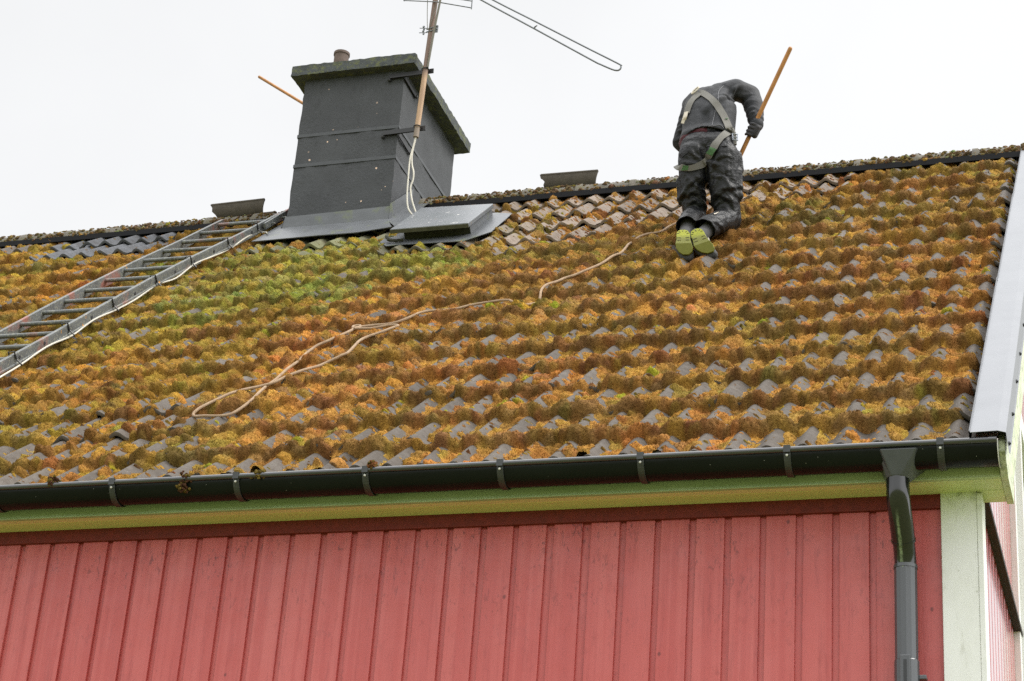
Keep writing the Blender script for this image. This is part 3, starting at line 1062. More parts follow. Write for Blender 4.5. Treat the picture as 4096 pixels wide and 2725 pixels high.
# ------------------------------------------------------------------ roof hatch beside the chimney
hf = MB().rbox(-3.81, -3.352, 4.655, 5.16, -.02, .078)
hatch = hf.build('roof_hatch', MT['hatchwood'], house, bevel=.003)
MB().rbox(-3.3515, -3.346, 4.65, 5.17, -.015, .080).build('side_panel', MT['flash'], hatch)
ld = MB()
lv = [(-3.872, 4.575, .0805), (-3.325, 4.565, .0805), (-3.325, 5.155, .0805), (-3.862, 5.215, .0845)]
vs = [rp(*p) for p in lv] + [rp(u, s, h + .030) for u, s, h in lv]
ld.hexa(vs)
ld.build('lid', MT['lid'], hatch, bevel=.005)
MB().hexa([rp(-3.872, 4.568, .0800), rp(-3.326, 4.558, .0800), rp(-3.326, 4.5645, .0800), rp(-3.872, 4.5745, .0800),
           rp(-3.872, 4.568, .1060), rp(-3.326, 4.558, .1060), rp(-3.326, 4.5645, .1060), rp(-3.872, 4.5745, .1060)]).build('lid_edge', MT['lidedge'], hatch, bevel=.001)
sk = MB()
outer = [(-3.99, 4.66, .012), (-3.90, 4.53, .010), (-3.80, 4.52, .014), (-3.345, 4.46, .016), (-3.21, 4.66, .020), (-3.215, 5.19, .024), (-3.34, 5.24, .03), (-3.82, 5.26, .03), (-3.98, 5.0, .022)]
inner = [(-3.82, 4.70, .022), (-3.815, 4.656, .018), (-3.80, 4.653, .018), (-3.35, 4.649, .020), (-3.3455, 4.652, .022), (-3.345, 5.16, .03), (-3.36, 5.17, .032), (-3.80, 5.17, .032), (-3.815, 5.1, .03)]
n = len(outer)
vs = [rp(*p) for p in outer + inner] + [rp(u, s, h - .004) for u, s, h in outer + inner]
fs = []
for i in range(n):
    j = (i + 1) % n
    fs += [(i, j, n + j, n + i), (2 * n + j, 2 * n + i, 3 * n + i, 3 * n + j), (j, i, 2 * n + i, 2 * n + j)]
sk.add(vs, fs)
sk.build('skirt_flashing', MT['flash'], hatch)
# the torn sheet strip curling out under the lid
tw = [rp(-3.93, 4.64, .05), rp(-3.90, 4.60, .035), rp(-3.85, 4.585, .028), rp(-3.80, 4.60, .028)]
MB().tube(tw, [.012, .013, .012, .01], 6).build('loose_strip', MT['hatchwood'], hatch)

# ================================================================== MOSS (one uncountable cover, a raised sheet over the tiles)
D = 0.006
US = np.arange(-8.55, 0.117, D)
SS = np.arange(-0.025, RIDGE_S - 0.07, D)
NU, NS = len(US), len(SS)
UG, SG = np.meshgrid(US, SS)
TILE = tile_h(UG, SG).astype(np.float32)


def vnoise(scale, seed, shape=None, stretch=(1, 1)):
    """smooth value noise over the roof grid; scale in metres"""
    r_ = np.random.default_rng(seed)
    su, ss = scale * stretch[0], scale * stretch[1]
    gu, gs = int((US[-1] - US[0]) / su) + 4, int((SS[-1] - SS[0]) / ss) + 4
    g = r_.random((gs, gu)).astype(np.float32)
    fu, fs_ = (US - US[0]) / su, (SS - SS[0]) / ss
    iu, is_ = fu.astype(int), fs_.astype(int)
    tu, ts = fu - iu, fs_ - is_
    tu, ts = tu * tu * (3 - 2 * tu), ts * ts * (3 - 2 * ts)
    a = g[is_][:, iu] * (1 - tu) + g[is_][:, iu + 1] * tu
    b = g[is_ + 1][:, iu] * (1 - tu) + g[is_ + 1][:, iu + 1] * tu
    return a * (1 - ts)[:, None] + b * ts[:, None]


PALETTE = np.array([
    (0.098, 0.047, 0.026),   # 0 brown
    (0.420, 0.210, 0.046),   # 1 orange
    (0.530, 0.305, 0.042),   # 2 gold
    (0.145, 0.105, 0.022),   # 3 olive
    (0.200, 0.085, 0.030),   # 4 rust
    (0.300, 0.340, 0.028),   # 5 lime
    (0.270, 0.315, 0.145),   # 6 grey-green
    (0.270, 0.155, 0.080),   # 7 pinkish tan
    (0.370, 0.300, 0.025),   # 8 yellow
])
LIP_W = {'def': [.40, .20, .07, .13, .02, .01, .00, .17, .00], 'green': [.28, .05, .06, .28, .01, .17, .14, .0, .01], 'left': [.34, .15, .13, .24, .03, .04, .00, .07, .00]}
TOP_W = {'def': [.06, .42, .22, .07, .03, .01, .00, .17, .02], 'green': [.09, .06, .11, .22, .01, .28, .19, .0, .04], 'left': [.16, .20, .28, .22, .03, .05, .00, .04, .02]}


def zone(u, s):
    if np.hypot((u + 4.3) / 1.15, (s - 3.95) / .95) < 1 + .25 * math.sin(7 * u + 5 * s):
        return 'green'
    if u < -3.55 - .1 * s + .2 * math.sin(4 * s + 3 * u):
        return 'left'
    return 'def'


def cover(u, s):
    """how much moss the tiles carry here"""
    c = 1.0
    if u < -3.3 and s < 1.35:
        c = .62 + .38 * min(1, max(0, (s - .75) / .6) + max(0, (u + 3.75) / .45))
    if s < .32:
        c = min(c, .62)
    b = zone_bare(u, s)
    if b > -.05:
        c = .16 if b > .12 else .6
    if np.hypot((u + 4.45) / .75, (s - 5.0) / .36) < 1:
        c = .25
    if -3.9 < u < -3.2 and s > 4.22:
        c = .3
    if -6.95 < u < -5.85 and s > 5.12:
        c = .04
    if u <= -6.95 and s > 5.35:
        c = .45
    return c


def footprint(u, s):
    if -5.06 < u < -4.02 and s > 4.985:
        return True
    if -3.90 < u < -3.235 and 4.52 < s < 5.25:
        return True
    return False


HM = (TILE - 0.02).copy()
CI = np.zeros((NS, NU, 3), np.float32)


def stamp(u, s, ru, rs, amp, col, follow, e=0.55, hbase=None, ang=0.0):
    if footprint(u, s):
        return
    i0, i1 = max(0, int((u - ru - US[0]) / D)), min(NU, int((u + ru - US[0]) / D) + 2)
    j0, j1 = max(0, int((s - rs - SS[0]) / D)), min(NS, int((s + rs - SS[0]) / D) + 2)
    if i0 >= i1 or j0 >= j1:
        return
    a = (US[i0:i1] - u)[None, :] / ru
    b = (SS[j0:j1] - s)[:, None] / rs
    q = 1 - (a * a + b * b)
    m = q > 0
    if not m.any():
        return
    dome = np.where(m, np.abs(q) ** e, 0) * amp
    t = TILE[j0:j1, i0:i1]
    hb = float(tile_h(np.float64(u), np.float64(s))) if hbase is None else hbase
    rho = np.clip(1 - q, 0, 1) ** 1.4
    fw = follow + (1 - follow) * rho
    h = np.where(m, t * fw + hb * (1 - fw) + dome, -9)
    sub = HM[j0:j1, i0:i1]
    w = m & (h > sub) & (h > t + .001)
    sub[w] = h[w]
    CI[j0:j1, i0:i1][w] = col


def pick(w, keep=.20):
    """one species, drawn towards the average tone of its surroundings"""
    w = np.array(w) / sum(w)
    c = PALETTE[rng.choice(len(PALETTE), p=w)] * keep + (w @ PALETTE) * (1 - keep)
    return c * (1 + .07 * rng.normal(size=3)) * (1 + .10 * rng.normal())


patchy = rng.random(4096)


def inside(u, s):
    return -8.5 < u < .118 and u > -5.0 - 3.5 * (s / 5.8)


NW = int(8.7 / PER)
LIPN = rng.random((20, 64))
for k in range(0, 16):
    lip = LIP0 + k * GAUGE
    for w in range(-NW, 1):
        uc = 0.05 + w * PER                      # a crest; the trough lies half a period to its left
        ut = uc - PER / 2
        if not inside(ut, lip + .15):
            continue
        cov = cover(ut, lip + .12)
        z = zone(ut, lip)
        right = ut > -1.35 or (lip < 1.9 and ut > -2.7) or (lip < .9 and ut < -3.3)
        vig = float(np.clip(.95 + .33 * rng.normal(), .35, 1.55))
        vlip = float(np.clip(.95 + .30 * rng.normal(), .25, 1.5)) * (.6 + .8 * LIPN[k, (w + NW) % 64])
        # rolls along the front edge of the course
        if k > 0:
            for q in range(7):
                u = uc - PER * (q + rng.random()) / 7
                if rng.random() > cov * (1.0 if cov > .9 else .6) * min(1, .25 + vlip):
                    continue
                s = lip + abs(rng.normal(.010, .012)) - .008
                ru, rs = rng.uniform(.022, .060), rng.uniform(.022, .042)
                sm_ = (1.0 if cov > .3 else .6) * (.7 + .32 * vlip)
                stamp(u, s, ru * sm_, rs * sm_, rng.uniform(.010, .032) * sm_, pick(LIP_W[z]), 0.0, rng.uniform(.38, .55),
                      hbase=float(tile_h(np.float64(u), np.float64(lip + .004))) - .003 + .42 * AMP * (1 - float(wave(np.float64(u)))) * min(1, vlip))
        # cushions filling the trough
        for q in range(15):
            if rng.random() > cov * (.85 if right else 1) * (1 if cov > .3 else .4):
                continue
            u = ut + rng.normal(-.02, .24 if not right else .115) * PER
            s = lip + rng.uniform(.03, GAUGE * .98)
            big_ = rng.random() < .3
            stamp(u, s, rng.uniform(.042, .072) if big_ else rng.uniform(.018, .042), rng.uniform(.05, .10) if big_ else rng.uniform(.022, .055), (rng.uniform(.006, .016) if big_ else rng.uniform(.012, .027)) * vig, pick(TOP_W[z]), rng.uniform(.2, .5), rng.uniform(.6, .9) if big_ else rng.uniform(.36, .55))
        if not right:
            for q in range(6):
                if rng.random() > cov * .85:
                    continue
                stamp(uc + rng.normal(0, .2) * PER, lip + rng.uniform(.02, GAUGE), rng.uniform(.02, .055), rng.uniform(.018, .05), rng.uniform(.006, .019), pick(TOP_W[z] if rng.random() < .65 else LIP_W[z], .45), .6, rng.uniform(.45, .75))
        if cov < .3 and zone_bare(ut, lip + .15) > 0:
            for q in range(34):          # crumbs left on the brushed tiles
                r_ = rng.uniform(.004, .011)
                stamp(uc - PER * rng.random(), lip + rng.uniform(.0, GAUGE), r_ * rng.uniform(1, 1.8), r_, rng.uniform(.003, .008), pick([.30, .20, .10, .14, .24, .0, 0, .02, .04], .7), 1.0, .5)
        # small spots on the crests and beside them
        for q in range(12 if not right else 9):
            u = uc + rng.normal(0, .2) * PER
            s = lip + rng.uniform(.0, GAUGE)
            if cov < .1 and rng.random() > .3:
                continue
            r_ = rng.uniform(.004, .012)
            stamp(u, s, r_ * rng.uniform(1, 1.7), r_, rng.uniform(.004, .009), pick([.22, .14, .12, .22, .20, .02, 0, 0, .08], .7), 1.0, .5)
# a few bright cushions and torn loose clods
for q in range(75):
    u, s = rng.uniform(-7.5, .1), rng.uniform(.1, 5.5)
    if inside(u, s) and cover(u, s) > .3:
        stamp(u, s, rng.uniform(.016, .04), rng.uniform(.016, .04), rng.uniform(.012, .026), (PALETTE[5] * .55 + PALETTE[8] * .3 + PALETTE[3] * .15) * rng.uniform(.8, 1.2), .6, .5)
for q in range(420):
    u = rng.uniform(-3.4, -.9)
    b = np.interp(u, [-3.45, -3.0, -2.55, -2.3, -2.0, -1.57, -.92], [4.2, 4.12, 4.28, 4.60, 4.72, 5.05, 5.2])
    s = b - abs(rng.normal(0, .55))
    stamp(u, s, rng.uniform(.012, .034), rng.uniform(.012, .03), rng.uniform(.010, .028), pick([.42, .14, .08, .10, .08, .01, 0, .08, .09]), .5, .45)
for q in range(40):
    u, s = rng.uniform(-4.6, -3.4), rng.uniform(.2, 1.9)
    stamp(u, s, rng.uniform(.02, .04), rng.uniform(.02, .045), rng.uniform(.025, .045), pick([.4, .1, .1, .15, .25, 0, 0, 0, 0]), .5, .5)
# a yellow-green clump where the rope dives under
for q in range(26):
    stamp(-2.42 + rng.normal(0, .11), 2.62 + rng.normal(0, .03), rng.uniform(.02, .045), rng.uniform(.02, .04), rng.uniform(.02, .04), PALETTE[rng.choice([2, 3, 8, 5], p=[.4, .3, .2, .1])] * rng.uniform(.8, 1.2), .3, .5)

MASK = HM > TILE + .0015
# grow the fuzz: medium lumps, then a grain per vertex
lump = (vnoise(.042, 7) - .5) * .014 + (vnoise(.024, 1) - .5) * .012 + (vnoise(.0135, 2) - .5) * .012
HMF = np.where(MASK, HM + lump * np.clip((HM - TILE) / .012, 0, 1) + rng.normal(0, .0022, HM.shape) * np.clip((HM - TILE) / .008, .2, 1), TILE - .006)
tint = 1 + (vnoise(.035, 3) - .5) * .45 + (vnoise(.30, 4) - .5) * .35
warm = .8 * (vnoise(.5, 5) - .5) + .45 * (vnoise(.12, 6) - .5)
CI = CI * tint[..., None]
gold = np.clip((vnoise(.22, 8) + .5 * vnoise(.07, 9) - .86) * 3.2, 0, 1) * .36
gold = (gold * np.clip((CI[..., 0] - .13) / .1, 0, 1))[..., None]
CI = CI * (1 - gold) + np.array([.49, .28, .045], np.float32) * gold
CI[..., 0] *= 1 + .28 * warm
CI[..., 1] *= 1 - .12 * warm
# soften the colour borders between neighbouring cushions
for _ in range(3):
    W = MASK.astype(np.float32)[..., None]
    acc, wt = CI * W, W.copy()
    for dj, di in ((0, 1), (0, -1), (1, 0), (-1, 0)):
        acc = acc + np.roll(np.roll(CI * W, dj, 0), di, 1)
        wt = wt + np.roll(np.roll(W, dj, 0), di, 1)
    CI = np.where(W > 0, acc / np.maximum(wt, 1), CI)
# spread colour one cell outwards so the skirts are not black
CE = CI.copy()
for dj, di in ((0, 1), (0, -1), (1, 0), (-1, 0)):
    sh = np.roll(np.roll(CI, dj, 0), di, 1)
    mk = np.roll(np.roll(MASK, dj, 0), di, 1) & ~MASK & (CE.sum(-1) == 0)
    CE[mk] = sh[mk]
CE[CE.sum(-1) == 0] = PALETTE[0]
CE = CE.clip(.004, .6)
cell = MASK[:-1, :-1] | MASK[1:, :-1] | MASK[:-1, 1:] | MASK[1:, 1:]
jj, ii = np.nonzero(cell)
idx = np.full(NS * NU, -1, np.int64)
quads = np.stack([jj * NU + ii, jj * NU + ii + 1, (jj + 1) * NU + ii + 1, (jj + 1) * NU + ii], 1)
used = np.unique(quads)
idx[used] = np.arange(len(used))
quads = idx[quads]
Uf, Sf, Hf = UG.ravel()[used], SG.ravel()[used], HMF.ravel()[used]
Uf = Uf + rng.normal(0, .0013, len(Uf))
Sf = Sf + rng.normal(0, .0013, len(Sf))
PM = np.stack([Uf, Y0 + Sf * CA - Hf * SA, Z0 + Sf * SA + Hf * CA], 1)
CM = CE.reshape(-1, 3)[used]

# fine shoots and spore stalks all over the cushions, rooted evenly over the raised surface
q0, q1, q2, q3 = (PM[quads[:, i]] for i in range(4))
fn_ = np.cross(q2 - q0, q3 - q1)
ar = np.linalg.norm(fn_, axis=1)
fn_ = fn_ / np.maximum(ar, 1e-12)[:, None]
thick = (HMF - TILE).ravel()[used][quads].mean(1)
facing = np.clip(fn_ @ np.array(NRM), 0, 1)
pw = ar * (thick > .004) * (.75 + .5 * facing)
NB = 230000
sel = rng.choice(len(quads), NB, p=pw / pw.sum())
a_, b_ = rng.random((NB, 1)), rng.random((NB, 1))
root = (q0[sel] * (1 - a_) + q1[sel] * a_) * (1 - b_) + (q3[sel] * (1 - a_) + q2[sel] * a_) * b_
up = fn_[sel] + .55 * np.array(NRM) + rng.normal(0, .38, (NB, 3)) + np.array([0, 0, .15])
up = up / np.linalg.norm(up, axis=1)[:, None]
L = rng.uniform(.005, .013, (NB, 1))
sd = np.cross(up, rng.normal(size=(NB, 3)))
sd = sd / np.linalg.norm(sd, axis=1)[:, None] * rng.uniform(.0009, .0019, (NB, 1))
B0, B1, B2 = root + sd, root - sd, root + up * L
ccol = CE.reshape(-1, 3)[used][quads[sel, 0]]
kind_ = rng.random((NB, 1))
tipc = np.where(kind_ < .55, ccol * 1.25, np.where(kind_ < .85, ccol * .5 + np.array([.20, .115, .036]), ccol * .55))
bc = tipc * np.exp(rng.normal(0, .24, (NB, 1)))
mossy = np_mesh('moss', PM, quads, MT['moss'], None, CM, smooth=True)
nv = len(PM)
bl = np_mesh('moss_shoots', np.concatenate([B0, B1, B2]), np.stack([np.arange(NB), np.arange(NB) + NB, np.arange(NB) + 2 * NB], 1), MT['moss'], mossy, np.concatenate([bc, bc, bc]).clip(.004, .75), smooth=False)
bl['kind'] = 'stuff'
mossy['kind'] = 'stuff'
mossy['label'] = 'thick brown, orange and green moss cushions covering the grey roof tiles'
mossy['category'] = 'moss'


def moss_top(u, s, r_=.012):
    """height of the moss or tile surface around a point"""
    i, j = int((u - US[0]) / D), int((s - SS[0]) / D)
    n_ = max(1, int(r_ / D))
    a = np.where(MASK, HMF, TILE)[max(0, j - n_):j + n_ + 1, max(0, i - n_):i + n_ + 1]
    return float(a.max()) if a.size else 0.0


# moss clinging to the ridge tiles
def clump_mesh(V, F, Cc, c, n, r, hgt, col, rows=5, seg=9):
    b = len(V)
    n = Vector(n).normalized()
    a = n.orthogonal().normalized()
    bb = n.cross(a)
    sq = rng.uniform(.7, 1.4)
    for i in range(rows):
        ph = (math.pi / 2) * i / (rows - 1)
        for k in range(seg):
            t = 2 * math.pi * k / seg + i * .3
            rr = r * math.cos(ph) * rng.uniform(.78, 1.2) + 1e-4
            V.append(Vector(c) + a * rr * math.cos(t) * sq + bb * rr * math.sin(t) / sq + n * (hgt * math.sin(ph) * rng.uniform(.8, 1.2) - .004))
            Cc.append(np.clip(col * rng.uniform(.6, 1.5), .003, .6))
    for i in range(rows - 1):
        for k in range(seg):
            l = (k + 1) % seg
            F.append((b + i * seg + k, b + i * seg + l, b + (i + 1) * seg + l, b + (i + 1) * seg + k))


V_, F_, C_ = [], [], []
for q in range(4200):
    u = rng.uniform(-8.6, .2)
    if -4.97 < u < -4.05:
        continue
    dens = .35 if -2.95 < u < -1.9 else (.9 if u > -1.6 or -4.1 < u < -2.9 else .6)
    if rng.random() > dens:
        continue
    t = rng.uniform(0, 2.0) if rng.random() < .75 else rng.uniform(0, .5)
    n = Vector((0, -math.cos(t), math.sin(t)))
    c = Vector((u, RIDGE_Y, 3.880)) + n * .105
    r_ = rng.uniform(.005, .008) + .014 * rng.random() ** 3
    clump_mesh(V_, F_, C_, c, n, r_, r_ * rng.uniform(.5, .9), (pick([.42, .03, .05, .34, .01, .01, .06, .06, .02], .6) * .75 + np.array([.02, .02, .018])), 4, 7)
np_mesh('ridge_moss', V_, F_, MT['moss'], mossy, np.array(C_), smooth=True)['kind'] = 'stuff'

# four torn clods hanging over the front bead of the gutter
for i, (xx, zz, sz, lab, cw) in enumerate([
        (-3.905, .040, .024, 'dark brown moss clod standing upright on the gutter edge near the left end', 0),
        (-3.250, .022, .030, 'long brown moss clod hanging over the gutter between two brackets', 0),
        (-2.895, .035, .028, 'green and brown moss tuft drooping over the gutter edge', 3),
        (-2.375, .040, .022, 'small rusty brown moss clod sitting on the gutter right above a bracket', 4)]):
    V_, F_, C_ = [], [], []
    for q in range(75):
        p = Vector((xx + rng.normal(0, sz * .40), rng.uniform(-.016, .022), zz + rng.normal(0, sz * (.72 if i == 1 else .38)) - (.012 if i in (1, 2) else 0)))
        clump_mesh(V_, F_, C_, p, (rng.normal(0, .6), -1 + rng.normal(0, .4), rng.normal(.3, .6)), rng.uniform(.005, .011), rng.uniform(.006, .014), PALETTE[cw if rng.random() < .7 else 3] * rng.uniform(.7, 1.2), 4, 7)
    o = np_mesh('moss_clod', V_, F_, MT['moss'], None, np.array(C_), smooth=True)
    tag(o, lab, 'moss', 'moss clods on the gutter edge')

# ================================================================== LOOSE RIDGE TILES lying upside down on the ridge
def loose_tile(cx, w, zb, ang, lab, seed):
    r_ = np.random.default_rng(seed)
    m_ = MB()
    vs, fs = [], []
    n, cols = 12, 9
    for side in (0, 1):
        rr = .112 - .017 * side
        for i in range(cols):
            x_ = -w / 2 + w * i / (cols - 1)
            for k in range(n + 1):
                t = math.pi + math.pi * k / n
                fr_ = x_ + (r_.normal(0, .007) - (.045 * (1 - abs(math.sin(t)) * .0) * abs(math.sin(t))) * -1 * (i == 0) if i == 0 else (-.028 * abs(math.sin(t)) * -1 * -1 if i == cols - 1 else 0))
                vs.append((fr_, rr * .86 * math.cos(t), (rr - .004 * side) * 1.0 * math.sin(t)))
    o_ = cols * (n + 1)
    for i in range(cols - 1):
        for k in range(n):
            a = i * (n + 1) + k
            fs.append((a, a + 1, a + n + 2, a + n + 1))
            fs.append((o_ + a + 1, o_ + a, o_ + a + n + 1, o_ + a + n + 2))
        for k in (0, n):
            a = i * (n + 1) + k
            fs.append((a, a + n + 1, o_ + a + n + 1, o_ + a))
    for i in (0, cols - 1):
        for k in range(n):
            a = i * (n + 1) + k
            fs.append((a, a + 1, o_ + a + 1, o_ + a))
    m_.add(vs, fs)
    # thickened rims along both upper edges
    for sgn in (-1, 1):
        m_.tube([(-w / 2 + .004, sgn * .090, -.002), (w / 2 - .004, sgn * .090, -.002)], .010, 8)
    o = m_.build('ridge_tile', MT['loose'], None, smooth=True)
    o.location = (cx, RIDGE_Y + .055, zb + .096)
    o.rotation_euler = ang
    tag(o, lab, 'roof tile', 'loose ridge tiles')
    return o


loose_tile(-2.985, .43, 3.985, (R(-4), R(2.0), R(-2)), 'loose brown ridge tile lying upside down on the ridge right of the chimney', 4)
loose_tile(-5.555, .43, 3.995, (R(-4), R(-2.5), R(2)), 'loose brown ridge tile lying upside down on the ridge at the head of the ladder', 9)

# ================================================================== LADDER flat on the tiles
lad = thing('ladder', 'long weathered grey metal ladder lying flat on the mossy roof left of the chimney', 'ladder', tuple(rp(-5.45, 3.4, 0)))
near = lambda s: -5.262 + .030 * (s - 1.8) + (.05 * max(0, s - 4.3))
far = lambda s: -5.700 + .030 * (s - 1.8) + (.05 * max(0, s - 4.3)) + .012


def rail(fn, s0, s1, flip):
    m_ = MB()
    st = np.linspace(s0, s1, 9)
    hh = lambda s: .030 + .006 * math.sin(2.2 * s)
    t_ = .013 * flip
    sec = [(-.013, 0), (.013, 0), (.013, .012), (.013 - .004 * (flip > 0), .014), (.013, .054), (.013, .066), (-.013, .066), (-.013, .054)]
    n = len(sec)
    vs = [rp(fn(s) + a, s, hh(s) + b) for s in st for a, b in sec]
    fs = []
    for i in range(len(st) - 1):
        for k in range(n):
            l = (k + 1) % n
            fs.append((i * n + k, i * n + l, (i + 1) * n + l, (i + 1) * n + k))
    fs += [tuple(range(n))[::-1], tuple((len(st) - 1) * n + k for k in range(n))]
    return m_.add(vs, fs)


rl = rail(near, .55, 5.62, 1).build('rail', MT['ladder'], lad, bevel=.002)
rail(far, .55, 5.56, -1).build('rail', MT['ladder'], lad, bevel=.002)
rungs = [5.455 - .2655 * i for i in range(19)]
for s in rungs:
    a, b = rp(far(s) - .004, s + .012, .072), rp(near(s) - .004, s - .012, .072)
    MB().tube([a, b], .0135, 10).build('rung', MT['ladder'], lad, smooth=True)
hk = MB()
hk.beam(rp(near(5.35) + .034, 5.28, .068), rp(near(5.6) + .040, 5.86, .080), .018, .045, tuple(NRM))
hk.tube([rp(near(5.4) + .02, 5.38, .065), rp(near(5.4) + .075, 5.375, .065)], .006, 8)
hk.tube([rp(near(5.5) + .02, 5.56, .068), rp(near(5.5) + .085, 5.555, .068)], .006, 8)
hk.build('ridge_hook', MT['ladder'], lad, bevel=.002)
for i in range(18):
    s = 5.42 - .2795 * i
    q = rp(near(s) + .0131, s, .062)
    MB().tube([q, q + Vector((.0012, 0, 0))], .010, 10).build('bolt_hole', MT['screw'], lad)

cab = [(-5.204, 1.2), (-5.204, 1.768), (-5.222, 2.015), (-5.216, 2.333), (-5.224, 2.642), (-5.211, 2.911), (-5.209, 3.189), (-5.196, 3.443), (-5.196, 3.768), (-5.178, 4.005), (-5.174, 4.295), (-5.155, 4.53), (-5.14, 4.793), (-5.115, 5.043), (-5.115, 5.22), (-5.085, 5.25), (-5.04, 5.22), (-5.0, 5.15)]


def smooth_path(pts, n=5):
    P = [Vector(p) for p in pts]
    out = []
    for i in range(len(P) - 1):
        p0, p1, p2, p3 = P[max(i - 1, 0)], P[i], P[i + 1], P[min(i + 2, len(P) - 1)]
        for k in range(n):
            t = k / n
            out.append(0.5 * ((2 * p1) + (p2 - p0) * t + (2 * p0 - 5 * p1 + 4 * p2 - p3) * t * t + (3 * p1 - p0 - 3 * p2 + p3) * t ** 3))
    out.append(P[-1])
    return out


wc = thing('cable', 'white cable strapped along the right rail of the ladder with black ties', 'cable', tuple(rp(-5.2, 3.4, 0)))
cpath = smooth_path([rp(u, s, .034 + .012 * math.sin(9 * s)) for u, s in cab])
MB().tube(cpath, .0055, 8).build('cord', MT['cable'], wc, smooth=True)
for s in (1.48, 2.01, 2.61, 3.16, 3.74, 4.247, 4.773, 5.214):
    m_ = MB()
    loop = [(-.017, .022), (-.017, .108), (.017, .108), (.019, .06), (.040, .030), (.034, .020)]
    u0 = near(s)
    m_.tube([rp(u0 + a, s + .004 * i, b) for i, (a, b) in enumerate(loop)], .0052, 6)
    m_.build('cable_tie', MT['black'], wc)

# ================================================================== ROPE
ROPE_UP = [(-1.895, 4.556), (-1.924, 4.487), (-1.965, 4.407), (-1.988, 4.275), (-2.04, 4.217), (-2.091, 4.159), (-2.12, 4.064), (-2.126, 3.932), (-2.11, 3.768), (-2.112, 3.655), (-2.15, 3.584), (-2.178, 3.469), (-2.216, 3.372), (-2.263, 3.293), (-2.303, 3.24), (-2.347, 3.2), (-2.379, 3.119), (-2.408, 3.05), (-2.411, 2.95), (-2.389, 2.807)]
ROPE_LOW = [(-2.477, 2.661), (-2.573, 2.708), (-2.675, 2.708), (-2.762, 2.687), (-2.838, 2.633), (-2.956, 2.62), (-3.017, 2.578), (-3.048, 2.503), (-3.099, 2.433), (-3.158, 2.425), (-3.23, 2.425), (-3.287, 2.40), (-3.328, 2.366), (-3.33, 2.295), (-3.353, 2.204), (-3.395, 2.119), (-3.443, 2.053), (-3.452, 1.932), (-3.437, 1.779), (-3.442, 1.634), (-3.437, 1.49), (-3.433, 1.351), (-3.419, 1.213), (-3.406, 1.078), (-3.413, 0.976), (-3.442, 0.905), (-3.5, 0.883), (-3.577, 0.887), (-3.627, 0.888), (-3.650, 0.91), (-3.641, 0.943), (-3.62, 1.001), (-3.58, 1.085), (-3.536, 1.182), (-3.488, 1.253), (-3.446, 1.299), (-3.395, 1.343), (-3.361, 1.433), (-3.321, 1.509), (-3.287, 1.601), (-3.252, 1.694), (-3.198, 1.741), (-3.164, 1.792), (-3.173, 1.914), (-3.188, 2.055), (-3.169, 2.128), (-3.119, 2.195), (-3.075, 2.28), (-3.060, 2.315), (-3.085, 2.345), (-3.136, 2.366), (-3.195, 2.350), (-3.24, 2.335), (-3.30, 2.333), (-3.335, 2.35), (-3.345, 2.385), (-3.315, 2.40), (-3.300, 2.36), (-3.318, 2.325)]
chain = ROPE_UP + [(-2.40, 2.76), (-2.43, 2.70)] + ROPE_LOW
raw = smooth_path([Vector((u, s, 0)) for u, s in chain], 5)
hs = []
for i, p in enumerate(raw):
    v = moss_top(p.x, p.y)
    hs.append(v)
hs = np.array(hs)
pad = np.pad(hs, 8, mode='edge')
hs = np.array([np.percentile(pad[i:i + 17], 72) for i in range(len(hs))])
pad = np.pad(hs, 4, mode='edge')
hs = np.array([pad[i:i + 9].mean() for i in range(len(hs))]) + .006
nup = len(ROPE_UP) * 5
for i in range(nup - 7, nup + 13):          # dives under a cushion
    hs[i] -= .035 * min(1, (1 - abs(i - nup - 3) / 10) * 2.2)
for i in range(len(hs) - 40, len(hs)):
    hs[i] = max(hs[i], hs[i]) + .010 * (i - len(hs) + 40) / 40
path = [rp(p.x, p.y, h) for p, h in zip(raw, hs)]
path = [Vector((-1.78, 3.47, 3.26)), Vector((-1.80, 3.50, 3.15))] + path if False else path
ro = MB().tube(path, .0074, 8).build('rope', MT['rope'], None, smooth=True)
tag(ro, 'beige safety rope snaking down the moss from the kneeling worker to a knotted loop', 'rope')

# ================================================================== ANTENNA on the chimney corner
ant = thing('antenna', 'rusty pole mast with thin metal dipole loops clamped to the chimney corner', 'antenna', (-4.0, 4.0, 4.23))
mdir = (Vector((-3.962, 4.0, 5.394)) - Vector((-4.001, 4.0, 4.229)))
m0 = Vector((-4.001, 4.0, 4.229))
MB().tube([m0, m0 + mdir * 1.3], .0195, 16).build('mast', MT['mast'], ant, smooth=True)
for (zb_, tip) in ((4.790, -3.935), (4.312, -3.950)):
    m_ = MB()
    m_.beam((-4.272, CY0 - .012, zb_), (tip, CY0 - .012, zb_ + .012), .010, .036, (0, 0, 1))
    m_.beam((-4.262, CY0 - .028, zb_ - .022), (tip - .01, CY0 - .026, zb_ - .012), .012, .006, (0, 0, 1))
    m_.ball((-4.268, CY0 - .018, zb_ - .03), .015, 8)
    m_.beam((CX1 + .012, CY0 - .01, zb_ - .02), (CX1 + .014, CY0 + .235, zb_ - .035), .008, .026, (0, 0, 1))
    m_.ball((CX1 + .016, CY0 + .225, zb_ - .038), .014, 8)
    mx = m0 + mdir * ((zb_ - 4.229) / 1.165)
    ringp = [mx + Vector((.025 * math.cos(t), .026 * math.sin(t), .004)) for t in np.linspace(math.pi * .95, math.pi * 2.05, 12)]
    m_.tube([Vector((mx.x - .025, CY0 - .012, mx.z + .004))] + ringp + [Vector((mx.x + .025, CY0 - .012, mx.z + .004))], .004, 6)
    m_.build('bracket', MT['iron'], ant)
